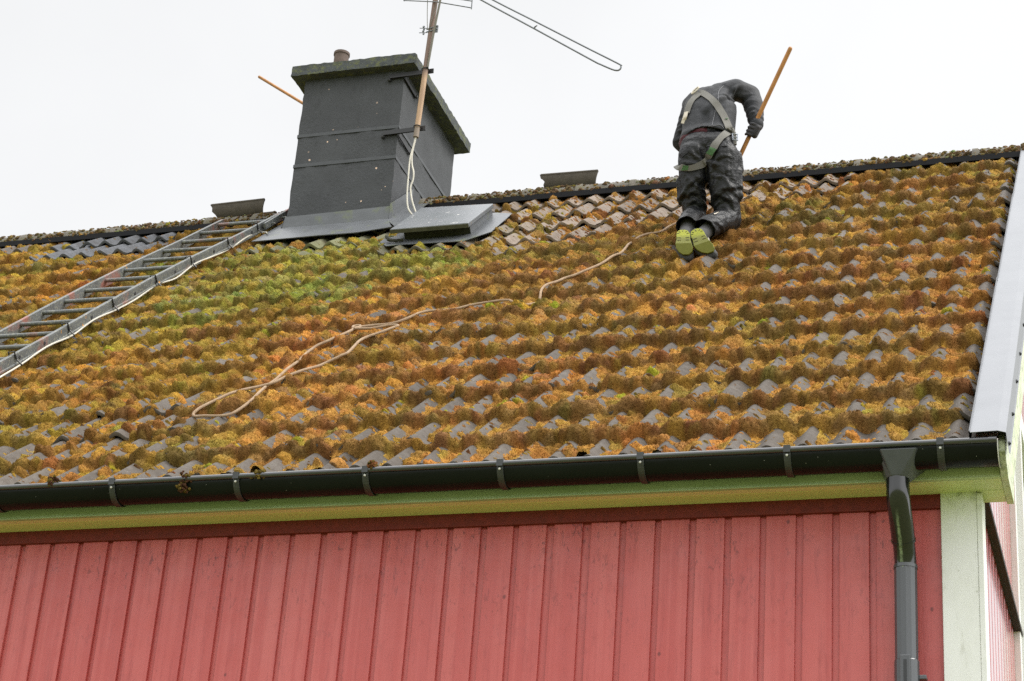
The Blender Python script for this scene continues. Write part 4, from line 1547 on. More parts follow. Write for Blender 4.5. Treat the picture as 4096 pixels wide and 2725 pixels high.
bm_ = MB().tube([(-3.962, 3.985, 4.800), (-3.935, 3.972, 5.111), (-3.905, 3.96, 5.385), (-3.865, 3.95, 5.75)], .0085, 8)
bm_.build('support_tube', MT['boom'], ant, smooth=True)
cl_ = MB()
mc = m0 + mdir * .765
cl_.tube([mc + Vector((-.03, -.012, .012)), mc + Vector((.062, -.03, .018))], .0055, 8)
cl_.tube([mc + Vector((-.03, -.012, -.012)), mc + Vector((.062, -.03, -.008))], .0055, 8)
cl_.beam(mc + Vector((.045, -.022, -.028)), mc + Vector((.047, -.022, .028)), .03, .012, (0, 1, 0))
cl_.tube([mc + Vector((-.085, -.012, .03)), mc + Vector((-.028, -.012, .022))], .003, 6)
cl_.tube([mc + Vector((-.085, -.012, -.01)), mc + Vector((-.028, -.012, -.016))], .003, 6)
for a_ in (.026, -.012):
    q = mc + Vector((-.055, -.012, a_))
    cl_.ball(q + Vector((0, 0, .012)), (.010, .005, .010), 6)
    cl_.ball(q + Vector((.004, 0, -.012)), (.009, .005, .010), 6)
cl_.build('mast_clamp', MT['alu'], ant, smooth=True)
MB().tube([(-4.208, 4.0, 5.422), (-3.94, 3.97, 5.352), (-3.675, 4.0, 5.284)], .0042, 8).ball((-4.208, 4.0, 5.422), .007, 6).build('dipole_rod', MT['alu'], ant, smooth=True)
MB().tube([(-3.96, 3.97, 5.412), (-3.676, 4.0, 5.343)], .0042, 8).tube([(-3.675, 4.0, 5.274), (-3.677, 4.0, 5.47)], .0045, 8).tube([(-3.677, 4.0, 5.465), (-4.20, 4.0, 5.60)], .0042, 8).build('dipole_rod', MT['alu'], ant, smooth=True)
lp = [(-3.90, 3.97, 5.556), (-3.607, 4.0, 5.344), (-3.185, 4.0, 5.041), (-2.745, 4.0, 4.722), (-2.68, 4.0, 4.678), (-2.618, 4.0, 4.640), (-2.575, 4.0, 4.617), (-2.548, 4.0, 4.611), (-2.531, 4.0, 4.622), (-2.529, 4.0, 4.645), (-2.551, 4.0, 4.668), (-2.80, 4.0, 4.838), (-3.16, 4.0, 5.087), (-3.517, 4.0, 5.332), (-3.89, 3.97, 5.592)]
lo = MB().tube(smooth_path(lp, 4), .0062, 8)
lo.tube([(-3.185, 4.0, 5.038), (-3.178, 3.995, 5.050), (-3.160, 3.99, 5.058)], [.008, .006, .004], 6)
lo.build('long_loop', MT['alu'], ant, smooth=True)
MB().tube(smooth_path([(-4.02, 3.985, 5.43), (-4.005, 3.98, 5.25), (-3.985, 3.978, 5.12), (-3.95, 3.972, 5.27), (-3.92, 3.965, 5.42)], 5), .0028, 6).build('thin_wire', MT['boom'], ant)
le = thing('antenna_lead', 'two white leads dropping from the antenna mast foot to the flashing', 'cable', (-4.0, 4.0, 3.9))
MB().tube(smooth_path([(-4.001, 4.0, 4.25), (-4.012, 3.998, 4.16), (-4.024, 3.99, 4.05), (-4.018, 3.98, 3.90), (-4.008, 3.97, 3.74), (-3.985, 3.96, 3.63), (-3.945, 3.97, 3.575)], 5), .0058, 8).build('lead', MT['cable'], le, smooth=True)
MB().tube(smooth_path([(-3.998, 4.002, 4.25), (-4.016, 4.0, 4.10), (-4.005, 3.995, 4.0), (-3.987, 3.99, 3.942), (-3.984, 3.99, 3.88), (-3.995, 3.985, 3.81), (-3.97, 3.98, 3.70), (-3.931, 3.985, 3.597)], 5), .0058, 8).build('lead', MT['cable'], le, smooth=True)

# ================================================================== a second pole, leaning behind the chimney
p_top, p_vis = Vector((-5.939, 5.2, 5.739)), Vector((-5.510, 5.2, 5.433))
pd = (p_vis - p_top).normalized()
po = MB().tube([p_top + Vector((0, .012, 0)), p_top + Vector((0, .012, 0)) + pd * 1.72], .0125, 10)
po.ball(p_top + Vector((0, .012, 0)), .0126, 8)
tag(po.build('wooden_pole', MT['polewood'], None, smooth=True), 'bare wooden pole slanting out from behind the left side of the chimney', 'pole')

# ================================================================== THE ROOFER kneeling below the ridge
person = thing('person', 'person kneeling with bowed head in dark work clothes, grey harness and yellow-soled shoes', 'person', (-1.64, 3.0, 2.66))


def capsules(parts, seg=14):
    """overlapping tapered limbs, later fused into one skin"""
    m = MB()
    for p0, r0, p1, r1 in parts:
        p0, p1 = Vector(p0), Vector(p1)
        d = p1 - p0
        L = max(d.length, 1e-5)
        d = d / L
        pts, rs = [], []
        for i in range(5):
            t = -math.pi / 2 + (math.pi / 2) * (i + .35) / 5.35
            pts.append(p0 + d * r0 * math.sin(t))
            rs.append(max(r0 * math.cos(t), .0015))
        for i in range(5):
            f_ = i / 4
            pts.append(p0.lerp(p1, f_))
            rs.append(r0 + (r1 - r0) * f_)
        for i in range(5):
            t = (math.pi / 2) * (i + .65) / 5.35
            pts.append(p1 + d * r1 * math.sin(t))
            rs.append(max(r1 * math.cos(t), .0015))
        keep = [0]
        for i in range(1, len(pts)):
            if (pts[i] - pts[keep[-1]]).length > 1e-5:
                keep.append(i)
        m.tube([pts[i] for i in keep], [rs[i] for i in keep], seg)
    return m


def fuse(name, parts, mat, parent, voxel=.010, smooth=6, disp=None, cut=None, extra=None, thick=0.0):
    m = capsules(parts)
    if extra:
        m.v, m.f = m.v, m.f
        extra(m)
    me = bpy.data.meshes.new('tmp')
    me.from_pydata(m.v, [], m.f)
    bm = bmesh.new()
    bm.from_mesh(me)
    bmesh.ops.recalc_face_normals(bm, faces=bm.faces)
    bm.to_mesh(me)
    bm.free()
    o = bpy.data.objects.new('tmp', me)
    COL.objects.link(o)
    md = o.modifiers.new('r', 'REMESH')
    md.mode = 'VOXEL'
    md.voxel_size = voxel
    if smooth:
        sm = o.modifiers.new('s', 'SMOOTH')
        sm.factor = .5
        sm.iterations = smooth
    dg = bpy.context.evaluated_depsgraph_get()
    out = bpy.data.meshes.new_from_object(o.evaluated_get(dg))
    bpy.data.objects.remove(o)
    out.name = name
    n = len(out.vertices)
    co = np.empty(n * 3, np.float32)
    no = np.empty(n * 3, np.float32)
    out.vertices.foreach_get('co', co)
    out.vertices.foreach_get('normal', no)
    co, no = co.reshape(-1, 3), no.reshape(-1, 3)
    if disp is not None:
        co = co + no * disp(co)[:, None]
        out.vertices.foreach_set('co', co.astype(np.float32).ravel())
    bm = bmesh.new()
    bm.from_mesh(out)
    for (pc, pn) in (cut or []):
        bmesh.ops.bisect_plane(bm, geom=bm.verts[:] + bm.edges[:] + bm.faces[:], plane_co=pc, plane_no=pn, clear_outer=True)
    bm.to_mesh(out)
    bm.free()
    out.polygons.foreach_set('use_smooth', [True] * len(out.polygons))
    out.materials.clear()
    out.materials.append(mat)
    ob = bpy.data.objects.new(name, out)
    link(ob, parent)
    if thick:
        so = ob.modifiers.new('t', 'SOLIDIFY')
        so.thickness = thick
        so.offset = -1
    return ob


def folds(dirs, seed, amp):
    """soft ridged creases running across the given directions"""
    r_ = np.random.default_rng(seed)
    terms = []
    for (d, f_) in dirs:
        for q in range(3):
            v = np.array(d) + r_.normal(0, .35, 3)
            v = v / np.linalg.norm(v) * f_ * r_.uniform(.7, 1.35)
            w = r_.normal(0, 1, 3) * 6
            terms.append((v, r_.uniform(0, 6.3), w, r_.uniform(0, 6.3)))

    def fn(P):
        a = np.zeros(len(P))
        for v, p, w, p2 in terms:
            a += (1 - 2 * np.abs(np.sin(P @ v / 2 + p + .8 * np.sin(P @ w + p2)))) * (.5 + .5 * np.sin(P @ w * 1.3 + p2 * 2))
        return a / len(terms) * amp
    return fn


# joints (metres, in house coordinates)
hipL, hipR = (-1.752, 3.035, 3.275), (-1.580, 3.035, 3.258)
thL, thR = (-1.765, 3.075, 3.073), (-1.572, 3.075, 3.055)
knL, knR = (-1.762, 3.150, 2.915), (-1.553, 3.155, 2.880)
cuL, cuR = (-1.744, 2.865, 2.690), (-1.640, 2.885, 2.672)
shL, shR = (-1.800, 3.205, 3.765), (-1.590, 3.195, 3.800)
elbR, wrR = (-1.470, 3.290, 3.838), (-1.405, 3.205, 3.562)
elbL, wrL = (-1.893, 3.250, 3.515), (-1.725, 3.365, 3.360)
headC = Vector((-1.745, 3.385, 3.805))

body = [((-1.70, 3.08, 3.28), .085, (-1.64, 3.08, 3.28), .085), ((-1.69, 3.09, 3.36), .09, (-1.70, 3.17, 3.70), .095), (shL, .055, shR, .055),
        (hipL, .075, knL, .055), (hipR, .075, knR, .055), (knL, .05, (-1.750, 2.97, 2.765), .034), (knR, .05, (-1.610, 2.98, 2.745), .034),
        (shL, .045, elbL, .036), (elbL, .034, wrL, .026), (shR, .045, elbR, .036), (elbR, .034, wrR, .026),
        ((-1.71, 3.22, 3.80), .055, tuple(headC + Vector((.0, -.05, .015))), .052),
        (tuple(headC + Vector((0, -.01, .03))), .078, tuple(headC + Vector((0, .03, -.035))), .070),
        (tuple(headC + Vector((0, .055, -.06))), .045, tuple(headC + Vector((0, .04, -.10))), .034),
        (tuple(headC + Vector((0, .095, -.035))), .010, tuple(headC + Vector((0, .108, -.052))), .011),
        (tuple(headC + Vector((.074, .0, -.01))), .012, tuple(headC + Vector((.078, -.005, -.045))), .009),
        (tuple(headC + Vector((-.074, .0, -.01))), .012, tuple(headC + Vector((-.078, -.005, -.045))), .009)]
fuse('body', body, MT['skin'], person, voxel=.008, smooth=3)
hair = [(tuple(headC + Vector((0, -.028, .036))), .078, tuple(headC + Vector((0, .022, .050))), .070), (tuple(headC + Vector((0, -.036, .0))), .074, tuple(headC + Vector((0, -.02, .03))), .078)]
fuse('hair', hair, MT['hair'], person, voxel=.009, smooth=2, disp=folds([((1, 0, .3), 260)], 3, .006))

tr = [((-1.742, 3.055, 3.345), .104, (-1.605, 3.055, 3.335), .104), ((-1.735, 3.075, 3.43), .092, (-1.625, 3.075, 3.425), .092),
      (hipL, .101, thL, .083), (thL, .083, knL, .072), (hipR, .104, thR, .090), (thR, .090, knR, .080),
      (knL, .072, (-1.752, 2.98, 2.785), .066), ((-1.752, 2.98, 2.785), .066, cuL, .066), (knR, .077, (-1.585, 3.0, 2.775), .070), ((-1.585, 3.0, 2.775), .070, cuR, .068),
      # cargo pockets
      ((-1.845, 3.05, 3.12), .020, (-1.838, 3.09, 2.99), .022), ((-1.482, 3.07, 3.16), .024, (-1.478, 3.10, 3.00), .024), ((-1.485, 3.07, 3.28), .022, (-1.478, 3.10, 3.18), .024)]
def creases(items):
    """items: centre, direction along the crease, half length, width, depth"""
    pre = []
    for c, t, la, w, amp in items:
        t = np.array(t, float)
        t /= np.linalg.norm(t)
        sv = np.cross(t, [0.0, 1.0, 0.0])
        sv /= np.linalg.norm(sv)
        pre.append((np.array(c, float), t, sv, la, w, amp))

    def fn(P):
        out = np.zeros(len(P))
        for c, t, sv, la, w, amp in pre:
            d = P - c
            a = d @ t
            b = d @ sv + .35 * a * a / la          # slight bow
            env = np.exp(-(a / la) ** 2) * np.exp(-(d[:, 1] / .14) ** 2)
            out += amp * env * (np.exp(-(b / w) ** 2) - .85 * np.exp(-((b + 1.7 * w) / (.8 * w)) ** 2))
        return out
    return fn


cr_ = np.random.default_rng(33)
TC = []
for kx, kz in ((-1.762, 2.99), (-1.556, 2.97)):          # behind the knees
    for q in range(9):
        TC.append(((kx + cr_.normal(0, .05), 3.02, kz + cr_.normal(.0, .035)), (1, 0, cr_.normal(0, .45)), cr_.uniform(.04, .08), cr_.uniform(.009, .015), cr_.uniform(.008, .015)))
for kx in (-1.765, -1.573):                              # along the thighs
    for q in range(9):
        TC.append(((kx + cr_.normal(0, .045), 3.0, cr_.uniform(3.03, 3.2)), (cr_.choice([-1, 1]) * cr_.uniform(.5, 1), 0, cr_.uniform(.3, 1)), cr_.uniform(.04, .09), cr_.uniform(.010, .017), cr_.uniform(.006, .013)))
for q in range(8):                                       # seat, running to the crotch
    an_ = cr_.uniform(-1.2, 1.2)
    TC.append(((-1.665 + .09 * math.sin(an_), 2.95, 3.17 + .06 * abs(math.cos(an_))), (math.sin(an_) + .01, 0, .6), .06, .013, .010))
for kx, kz in ((-1.75, 2.80), (-1.60, 2.79)):            # lower legs
    for q in range(7):
        TC.append(((kx + cr_.normal(0, .04), 2.95, kz + cr_.normal(0, .05)), (1, 0, cr_.normal(.1, .4)), cr_.uniform(.03, .07), cr_.uniform(.009, .014), cr_.uniform(.005, .010)))
tcrease = creases(TC)


def trouser_disp(P):
    seam = -.006 * np.exp(-((P[:, 0] + 1.668 + (P[:, 2] - 3.3) * .05) / .007) ** 2) * (P[:, 2] > 3.16)
    side = -.003 * np.exp(-((P[:, 0] + 1.515) / .005) ** 2) * (P[:, 2] < 3.2) * (P[:, 2] > 2.95)
    return .62 * tcrease(P) * np.clip((3.42 - P[:, 2]) / .05, .2, 1) + seam + side


trousers = fuse('trousers', tr, MT['trouser'], person, voxel=.0075, smooth=5, disp=trouser_disp,
                cut=[((-1.66, 3.07, 3.455), (0.0, .12, 1)), (tuple(Vector(cuL) + (Vector(cuL) - Vector(knL)).normalized() * .012), tuple((Vector(cuL) - Vector(knL)).normalized())) if False else ((0, 0, 99), (0, 0, 1))])
# open the trouser legs at the cuffs
bm = bmesh.new()
bm.from_mesh(trousers.data)
for cu, kn, xr in ((cuL, knL, (-1.9, -1.695)), (cuR, knR, (-1.72, -1.4))):
    c_, d_ = Vector(cu), (Vector(cu) - Vector(kn)).normalized()
    c_ = c_ - d_ * .004
    d2 = (d_ + Vector((0, 0, -.35))).normalized()
    bmesh.ops.delete(bm, geom=[f for f in bm.faces if (f.calc_center_median() - c_).dot(d2) > 0 and (f.calc_center_median() - c_).length < .14], context='FACES')
    for v in bm.verts:
        if v.is_boundary and (v.co - c_).length < .14:
            v.co -= d2 * (v.co - c_).dot(d2)
bm.to_mesh(trousers.data)
bm.free()
so = trousers.modifiers.new('t', 'SOLIDIFY')
so.thickness = .006
so.offset = -1
jk = [((-1.742, 3.075, 3.40), .105, (-1.618, 3.075, 3.42), .105), ((-1.742, 3.075, 3.40), .103, (-1.752, 3.13, 3.62), .104), ((-1.618, 3.075, 3.42), .103, (-1.620, 3.13, 3.65), .104),
      ((-1.752, 3.13, 3.62), .104, (-1.765, 3.19, 3.745), .096), ((-1.620, 3.13, 3.65), .104, (-1.640, 3.195, 3.785), .092),
      ((-1.69, 3.12, 3.60), .108, (-1.70, 3.18, 3.75), .10), ((-1.79, 3.20, 3.735), .075, (-1.60, 3.19, 3.795), .078),
      # collar and hood
      ((-1.835, 3.235, 3.775), .058, (-1.755, 3.245, 3.842), .056), ((-1.755, 3.245, 3.842), .052, (-1.69, 3.25, 3.850), .045), ((-1.76, 3.30, 3.80), .07, (-1.74, 3.36, 3.74), .066),
      # right arm
      ((-1.600, 3.19, 3.800), .080, (-1.545, 3.215, 3.832), .078), ((-1.545, 3.215, 3.832), .076, elbR, .067), (elbR, .066, (-1.432, 3.25, 3.72), .063), ((-1.432, 3.25, 3.72), .062, wrR, .045),
      # left arm
      ((-1.805, 3.20, 3.755), .070, (-1.848, 3.225, 3.64), .064), ((-1.848, 3.225, 3.64), .062, elbL, .055), (elbL, .055, wrL, .042)]
JC = []
for q in range(7):                                       # drag lines from the right shoulder to the left hip
    f_ = cr_.uniform(0, 1)
    JC.append(((-1.60 - .17 * f_ + cr_.normal(0, .02), 3.0, 3.70 - .25 * f_ + cr_.normal(0, .03)), (.62, 0, 1), cr_.uniform(.07, .13), cr_.uniform(.014, .022), cr_.uniform(.004, .008)))
for q in range(7):                                       # armpit
    an_ = cr_.uniform(-.9, 1.3)
    JC.append(((-1.555 + .03 * math.cos(an_), 3.10, 3.745 + .05 * math.sin(an_)), (math.cos(an_), 0, math.sin(an_) + .2), .05, .011, .011))
for q in range(9):                                       # sleeve
    f_ = cr_.uniform(0, 1)
    JC.append(((-1.49 + .07 * f_, 3.2, 3.80 - .20 * f_), (1, 0, .5 + cr_.normal(0, .35)), cr_.uniform(.03, .06), cr_.uniform(.010, .015), cr_.uniform(.005, .010)))
for q in range(6):
    f_ = cr_.uniform(0, 1)
    JC.append(((-1.85 - .03 * f_, 3.2, 3.68 - .18 * f_), (1, 0, -.3 + cr_.normal(0, .35)), .04, .012, .007))
fj = creases(JC)


def jacket_disp(P):
    a = .7 * fj(P)
    arm = (P[:, 0] > -1.56)
    s = 0
    pit = -.030 * np.exp(-(((P[:, 0] + 1.548) / .020) ** 2 + ((P[:, 2] - 3.735) / .05) ** 2))
    flare = .010 * np.exp(-((P[:, 2] - 3.42) / .035) ** 2) * (P[:, 1] < 3.2)
    return a + s + pit + flare


jacket = fuse('jacket', jk, MT['jacket'], person, voxel=.0075, smooth=5, disp=jacket_disp, cut=None)
bm = bmesh.new()
bm.from_mesh(jacket.data)
kill = []
for f in bm.faces:
    c = f.calc_center_median()
    if c.y < 3.22 and -1.86 < c.x < -1.50:
        # hem: dips on the left hip, rides up over the middle, drops again on the right
        hem = np.interp(c.x, [-1.86, -1.80, -1.74, -1.70, -1.66, -1.60, -1.555, -1.50], [3.35, 3.392, 3.432, 3.445, 3.438, 3.415, 3.403, 3.405])
        if c.z < hem:
            kill.append(f)
    elif c.z < 3.33 and -1.86 < c.x < -1.50 and c.y < 3.3:
        kill.append(f)
bmesh.ops.delete(bm, geom=kill, context='FACES')
for v in bm.verts:
    if v.is_boundary and v.co.y < 3.2:
        v.co.z = np.interp(v.co.x, [-1.86, -1.80, -1.74, -1.70, -1.66, -1.60, -1.555, -1.50], [3.35, 3.392, 3.432, 3.445, 3.438, 3.415, 3.403, 3.405])
bm.to_mesh(jacket.data)
bm.free()
so = jacket.modifiers.new('t', 'SOLIDIFY')
so.thickness = .007
so.offset = -1
fuse('shirt', [((-1.768, 3.062, 3.385), .0905, (-1.70, 3.066, 3.42), .091), ((-1.768, 3.075, 3.37), .084, (-1.66, 3.078, 3.425), .088)], MT['shirt'], person, voxel=.009, smooth=3, disp=folds([((.4, 0, 1), 160)], 2, .006))


def bvh_of(objs):
    vs, fs = [], []
    for o in objs:
        b = len(vs)
        vs += [v.co.copy() for v in o.data.vertices]
        fs += [tuple(i + b for i in p.vertices) for p in o.data.polygons]
    return BVHTree.FromPolygons(vs, fs)


CLOTH = bvh_of([trousers, jacket])
BACKDIR = Vector((-.232, .885, .405)).normalized()      # roughly into the wearer's back


def on_cloth(x, z, y=2.95, off=.004):
    o = Vector((x, y, z)) - BACKDIR * 1.0
    h = CLOTH.ray_cast(o, BACKDIR)
    if h[0] is None:
        return None, None
    return h[0] + h[1] * off, h[1]


def ribbon(pts, width, off=.004, thick=.003, n=8):
    """a strap laid over the clothes along (x, z) points"""
    P = [Vector((a, 0, b)) for a, b in pts]
    P = smooth_path(P, n)
    L_, R_, N_ = [], [], []
    ys = []
    for i, p in enumerate(P):
        d = P[min(i + 1, len(P) - 1)] - P[max(i - 1, 0)]
        d.normalize()
        sidev = Vector((d.z, 0, -d.x))
        a, na = on_cloth(p.x + sidev.x * width / 2, p.z + sidev.z * width / 2, off=off)
        b, nb = on_cloth(p.x - sidev.x * width / 2, p.z - sidev.z * width / 2, off=off)
        c, nc = on_cloth(p.x, p.z, off=off)
        if c is None:
            continue
        if a is None or (a - c).length > width * .9:
            a = c + sidev * width / 2 + Vector((0, .01, 0))
        if b is None or (b - c).length > width * .9:
            b = c - sidev * width / 2 + Vector((0, .01, 0))
        L_.append(a)
        R_.append(b)
        N_.append(nc)
        ys.append(c)
    m_ = MB()
    k = len(L_)
    for _ in range(4):      # webbing stays taut: smooth along its length
        L_ = [L_[0]] + [L_[i] * .5 + (L_[i - 1] + L_[i + 1]) * .25 for i in range(1, k - 1)] + [L_[-1]]
        R_ = [R_[0]] + [R_[i] * .5 + (R_[i - 1] + R_[i + 1]) * .25 for i in range(1, k - 1)] + [R_[-1]]
    vs, fs = [], []
    for i in range(k):
        mid = (L_[i] + R_[i]) / 2
        vs += [L_[i], R_[i], R_[i] - N_[i] * thick, L_[i] - N_[i] * thick]
    for i in range(k - 1):
        for q in range(4):
            fs.append((i * 4 + q, i * 4 + (q + 1) % 4, (i + 1) * 4 + (q + 1) % 4, (i + 1) * 4 + q))
    fs += [(3, 2, 1, 0), tuple((k - 1) * 4 + q for q in range(4))]
    return m_.add(vs, fs)


har = ribbon([(-1.708, 3.694), (-1.692, 3.690), (-1.640, 3.638), (-1.588, 3.560), (-1.545, 3.466), (-1.520, 3.390)], .042, .009).build('harness', MT['strap'], person, smooth=True)
ribbon([(-1.705, 3.690), (-1.722, 3.675), (-1.756, 3.642), (-1.776, 3.594), (-1.786, 3.545)], .038, .009).build('shoulder_strap', MT['strap'], har, smooth=True)
ribbon([(-1.512, 3.392), (-1.528, 3.372), (-1.566, 3.334), (-1.596, 3.290), (-1.621, 3.244), (-1.645, 3.203), (-1.667, 3.179), (-1.692, 3.158), (-1.719, 3.148), (-1.75, 3.143), (-1.780, 3.145), (-1.815, 3.163), (-1.832, 3.190)], .044, .013).build('leg_strap', MT['strap'], har, smooth=True)
ribbon([(-1.784, 3.555), (-1.788, 3.536), (-1.796, 3.50), (-1.801, 3.478)], .026, .0125).build('label_tag', MT['label'], har)
ribbon([(-1.612, 3.262), (-1.632, 3.225)], .040, .0165).build('stitched_patch', MT['patch'], har)
ribbon([(-1.765, 3.144), (-1.792, 3.150)], .040, .0165).build('stitched_patch', MT['patch'], har)
ribbon([(-1.549, 3.470), (-1.534, 3.470)], .005, .0135).build('stitched_patch', MT['patch'], har)
c, nrm = on_cloth(-1.722, 3.695, off=.014)
dr = []
for t in np.linspace(0, 2 * math.pi, 20, endpoint=False):
    a = Vector((.72, -.12, .62)).normalized() * .030 * math.cos(t) + Vector((-.4, .45, .55)).normalized() * .014 * math.sin(t)
    dr.append(c + a + Vector((-.012, 0, .012)))
MB().tube(dr, .0048, 8, closed=True).build('d_ring', MT['label'], har, smooth=True)
bk = MB()
q, nq = on_cloth(-1.497, 3.330, off=.014)
if q is None:
    q = Vector((-1.475, 3.04, 3.38))
bk.tube([q + Vector((-.012, -.004, .062)), q + Vector((.002, 0, .03)), q + Vector((.008, .002, -.05))], .010, 6)
bk.build('hip_strap', MT['strap'], har, smooth=True)
bb = MB()
for dz in (.022, .0, -.02):
    e = q + Vector((.006, -.006, dz))
    bb.tube([e + Vector((-.017, 0, .006)), e + Vector((.017, 0, -.006))], .0042, 6)
bb.tube([q + Vector((-.011, -.006, .028)), q + Vector((-.005, -.006, -.014))], .0042, 6)
bb.tube([q + Vector((.023, -.006, .016)), q + Vector((.023, -.006, -.026))], .0042, 6)
bb.build('buckle', MT['buckle'], har)


def seam(pts, r=.0024, off=.001):
    P = smooth_path([Vector((a, 0, b)) for a, b in pts], 6)
    out = []
    for p in P:
        c, n_ = on_cloth(p.x, p.z, off=off)
        if c is not None:
            if out and (c - out[-1]).length > .08:
                continue
            out.append(c)
    return out


pm = MB()
for pts in ([(-1.557, 3.738), (-1.585, 3.70), (-1.592, 3.66), (-1.590, 3.60)], [(-1.608, 3.545), (-1.615, 3.50), (-1.628, 3.432)],
            [(-1.715, 3.405), (-1.69, 3.420), (-1.66, 3.428), (-1.62, 3.425), (-1.575, 3.428), (-1.555, 3.405)]):
    s_ = seam(pts)
    if len(s_) > 3:
        pm.tube(s_, .0022, 6)
pm.build('piping', MT['piping'], jacket, smooth=True)
# trouser details
fp = ribbon([(-1.655, 3.300), (-1.53, 3.285)], .034, .006, .004).build('pocket_flap', MT['trouser'], trousers)
ribbon([(-1.815, 3.232), (-1.775, 3.262)], .028, .006, .004).build('pocket_flap', MT['trouser'], trousers)
ribbon([(-1.500, 3.075), (-1.530, 3.078)], .02, .005, .003).build('pocket_tab', MT['trouser'], trousers)
ribbon([(-1.60, 2.800), (-1.572, 2.818)], .007, .006, .003).build('reflector', MT['label'], trousers)

# shoes: toes tucked on the tiles, soles towards the viewer
def shoe(H, Bl, T, hw, ank, side, parent):
    H, Bl, T, ank = Vector(H), Vector(Bl), Vector(T), Vector(ank)
    across = Vector(hw).normalized()
    d = (Bl - H).normalized()
    n = across.cross(d).normalized()
    if n.y > 0:
        n = -n                       # out through the sole, towards the viewer
    nt = across.cross((T - Bl).normalized()).normalized()
    if nt.y > 0:
        nt = -nt
    ins = .036
    heel = H - n * ins + d * .038
    parts = []
    for sg in (-1, 1):
        o = across * (.010 * sg)
        ob = across * (.019 * sg)
        parts += [(tuple(heel + o), .037, tuple(Bl - n * .034 + ob), .033), (tuple(Bl - n * .034 + ob), .033, tuple(T - nt * .026 + across * .012 * sg), .026)]
    parts += [(tuple(heel), .040, tuple(heel - d * .045 - n * .018), .036), (tuple(heel - d * .045 - n * .018), .039, tuple(ank), .047)]
    u_o = fuse('shoe', parts, MT['shoe'], parent, voxel=.006, smooth=3)
    # sole outline in the plane of the sole: (along, half width)
    L1, L2 = (Bl - H).length, (T - Bl).length
    outl = [(0, .016), (.012, .031), (.035, .040), (.065, .042), (.10, .042), (L1, .050), (L1 + .03, .050), (L1 + L2 * .75, .040), (L1 + L2, .018)]
    vs, fs = [], []
    for lay, off in ((0, .000), (1, .014)):
        for i, (t, w) in enumerate(outl):
            if t <= L1:
                c, nn = H + d * t, n
            else:
                c, nn = Bl + (T - Bl).normalized() * (t - L1), nt
            if abs(t - L1) < 1e-6:
                nn = (n + nt).normalized()
            w2 = w - (.002 if lay else 0)
            vs += [c + nn * off - across * w2, c + nn * off + across * w2]
    m = len(outl)
    for i in range(m - 1):
        for b0 in (0, 2 * m):
            q = (b0 + 2 * i, b0 + 2 * i + 1, b0 + 2 * i + 3, b0 + 2 * i + 2)
            fs.append(q if b0 else q[::-1])
        for e_ in (0, 1):
            fs.append((2 * i + e_, 2 * i + 2 + e_, 2 * m + 2 * i + 2 + e_, 2 * m + 2 * i + e_))
    fs += [(0, 1, 2 * m + 1, 2 * m), (2 * m - 2, 2 * m - 1, 4 * m - 1, 4 * m - 2)]
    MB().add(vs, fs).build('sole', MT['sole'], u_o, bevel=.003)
    # grooves of the tread: dark cut lines on the heel ring and the forefoot
    def groove(p0, p1):
        MB().beam(p0, p1, .0034, .003, tuple(n)).build('tread_groove', MT['drip'], u_o)
    hc = H + d * .048 + n * .0142
    for k in range(-2, 3):
        a_ = R(90 + k * 42)
        e = across * math.cos(a_) - d * math.sin(a_)
        groove(hc + e * .022, hc + e * .036)
    for t in (.62, .8):
        p = H + d * (L1 * t) + n * .0142
        groove(p - across * .036, p - across * .014)
        groove(p + across * .014, p + across * .036)
    lp_ = heel - d * .075 + n * .022
    MB().tube([lp_ + d * .02, lp_, lp_ - d * .016 - n * .008], .008, 8).build('pull_loop', MT['black'], u_o, smooth=True)
    if side:
        e = H.lerp(Bl, .40) + across * .050 - n * .050
        MB().tube([e - d * .024, e - d * .004 - n * .010, e + d * .014 - n * .004, e + d * .016 + n * .012], .0042, 6).build('side_mark', MT['label'], u_o, smooth=True)


shoe((-1.738, 2.765, 2.602), (-1.712, 2.690, 2.472), (-1.694, 2.690, 2.400), (1, 0, -.06), (-1.751, 2.945, 2.745), 0, person)
shoe((-1.662, 2.765, 2.600), (-1.604, 2.695, 2.466), (-1.553, 2.698, 2.406), (1, .0, .30), (-1.622, 2.955, 2.715), 1, person)

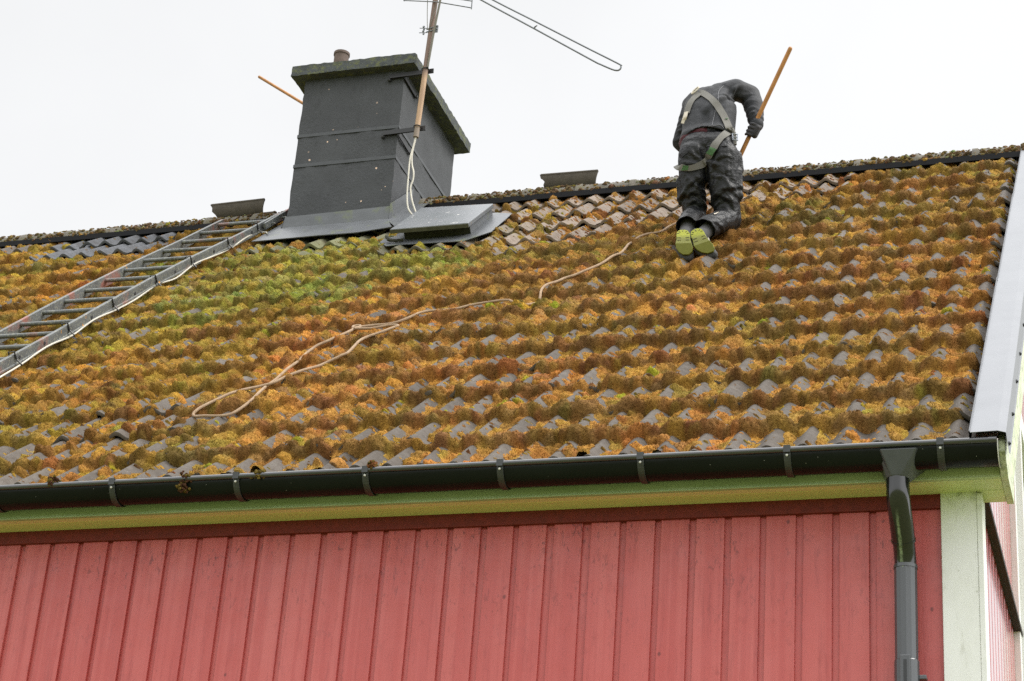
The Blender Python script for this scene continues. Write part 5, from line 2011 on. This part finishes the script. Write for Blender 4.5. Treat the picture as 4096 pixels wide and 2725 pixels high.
# broom held in the right hand
T0, Hd = Vector((-1.173, 3.05, 3.993)), Vector((-1.426, 3.200, 3.536))
pdir = (Hd - T0).normalized()
bro = thing('broom', 'long varnished wooden broom pole held upright by the kneeling person', 'broom', tuple(T0 + pdir * 1.22))
MB().tube([T0, T0 + pdir * 1.20], .0138, 12).ball(T0, .0139, 8).build('handle', MT['polewood'], bro, smooth=True)
e = T0 + pdir * 1.19
hb_ = MB().beam(e + Vector((-.14, .02, -.02)), e + Vector((.14, .02, -.02)), .055, .03, tuple(NRM))
hb_.build('brush_head', MT['polewood'], bro, bevel=.006)
br_ = MB()
for i in range(26):
    for j in range(3):
        c0 = e + Vector((-.13 + .0104 * i, .02, -.02)) + Vector((0, CA, SA)) * (.018 * (j - 1)) - NRM * .012
        br_.tube([c0, c0 - NRM * .06 + Vector((random.uniform(-.01, .01), random.uniform(-.01, .01), 0))], [.0035, .002], 5)
br_.build('bristles', MT['brush'], bro)

# gloved hands closed round the pole
def fist(center, out, parent, flip):
    c, ax = Vector(center), pdir
    out = Vector(out)
    out = (out - ax * out.dot(ax)).normalized()      # from the pole to the back of the hand
    sd = ax.cross(out).normalized() * flip
    parts = []
    palm = c + out * .030
    parts.append((tuple(palm - ax * .030), .021, tuple(palm + ax * .026), .019))
    parts.append((tuple(palm - ax * .024 + sd * .018), .019, tuple(palm + ax * .022 + sd * .016), .017))
    for i, (o_, ln) in enumerate(((-.036, .92), (-.012, 1.0), (.012, .96), (.034, .82))):
        pr = None
        for j, an_ in enumerate((55, 105, 160, 215)):
            a_ = R(an_ * ln)
            rr = .0255 + .001 * (3 - j)
            p = c + ax * (o_ + .002 * j) + out * rr * math.cos(a_) + sd * rr * math.sin(a_)
            if pr is not None:
                parts.append((tuple(pr), .0112 - .0006 * j, tuple(p), .0106 - .0008 * j))
            else:
                parts.append((tuple(palm + ax * o_ * .9 + sd * .015), .0118, tuple(p), .0112))
            pr = p
    t0 = palm - ax * .030 - sd * .012
    t1 = c - ax * .044 - sd * .026 + out * .006
    t2 = c - ax * .040 - out * .022 - sd * .012
    parts += [(tuple(t0), .0135, tuple(t1), .0122), (tuple(t1), .0120, tuple(t2), .0098)]
    return parts


hR = fist(T0 + pdir * .555, (.92, .05, -.25), person, 1)
palmR = Vector(hR[0][0])
hR.append((tuple(wrR), .033, tuple(palmR), .024))
hR.append((tuple(Vector(wrR) + (Vector(elbR) - Vector(wrR)) * .08), .038, tuple(wrR), .035))
fuse('glove', hR, MT['glove'], person, voxel=.0042, smooth=2)
hL = fist(T0 + pdir * .80, (-.7, .1, -.2), person, -1)
hL.append((tuple(wrL), .033, hL[0][0], .024))
fuse('glove', hL, MT['glove'], person, voxel=.0042, smooth=2)
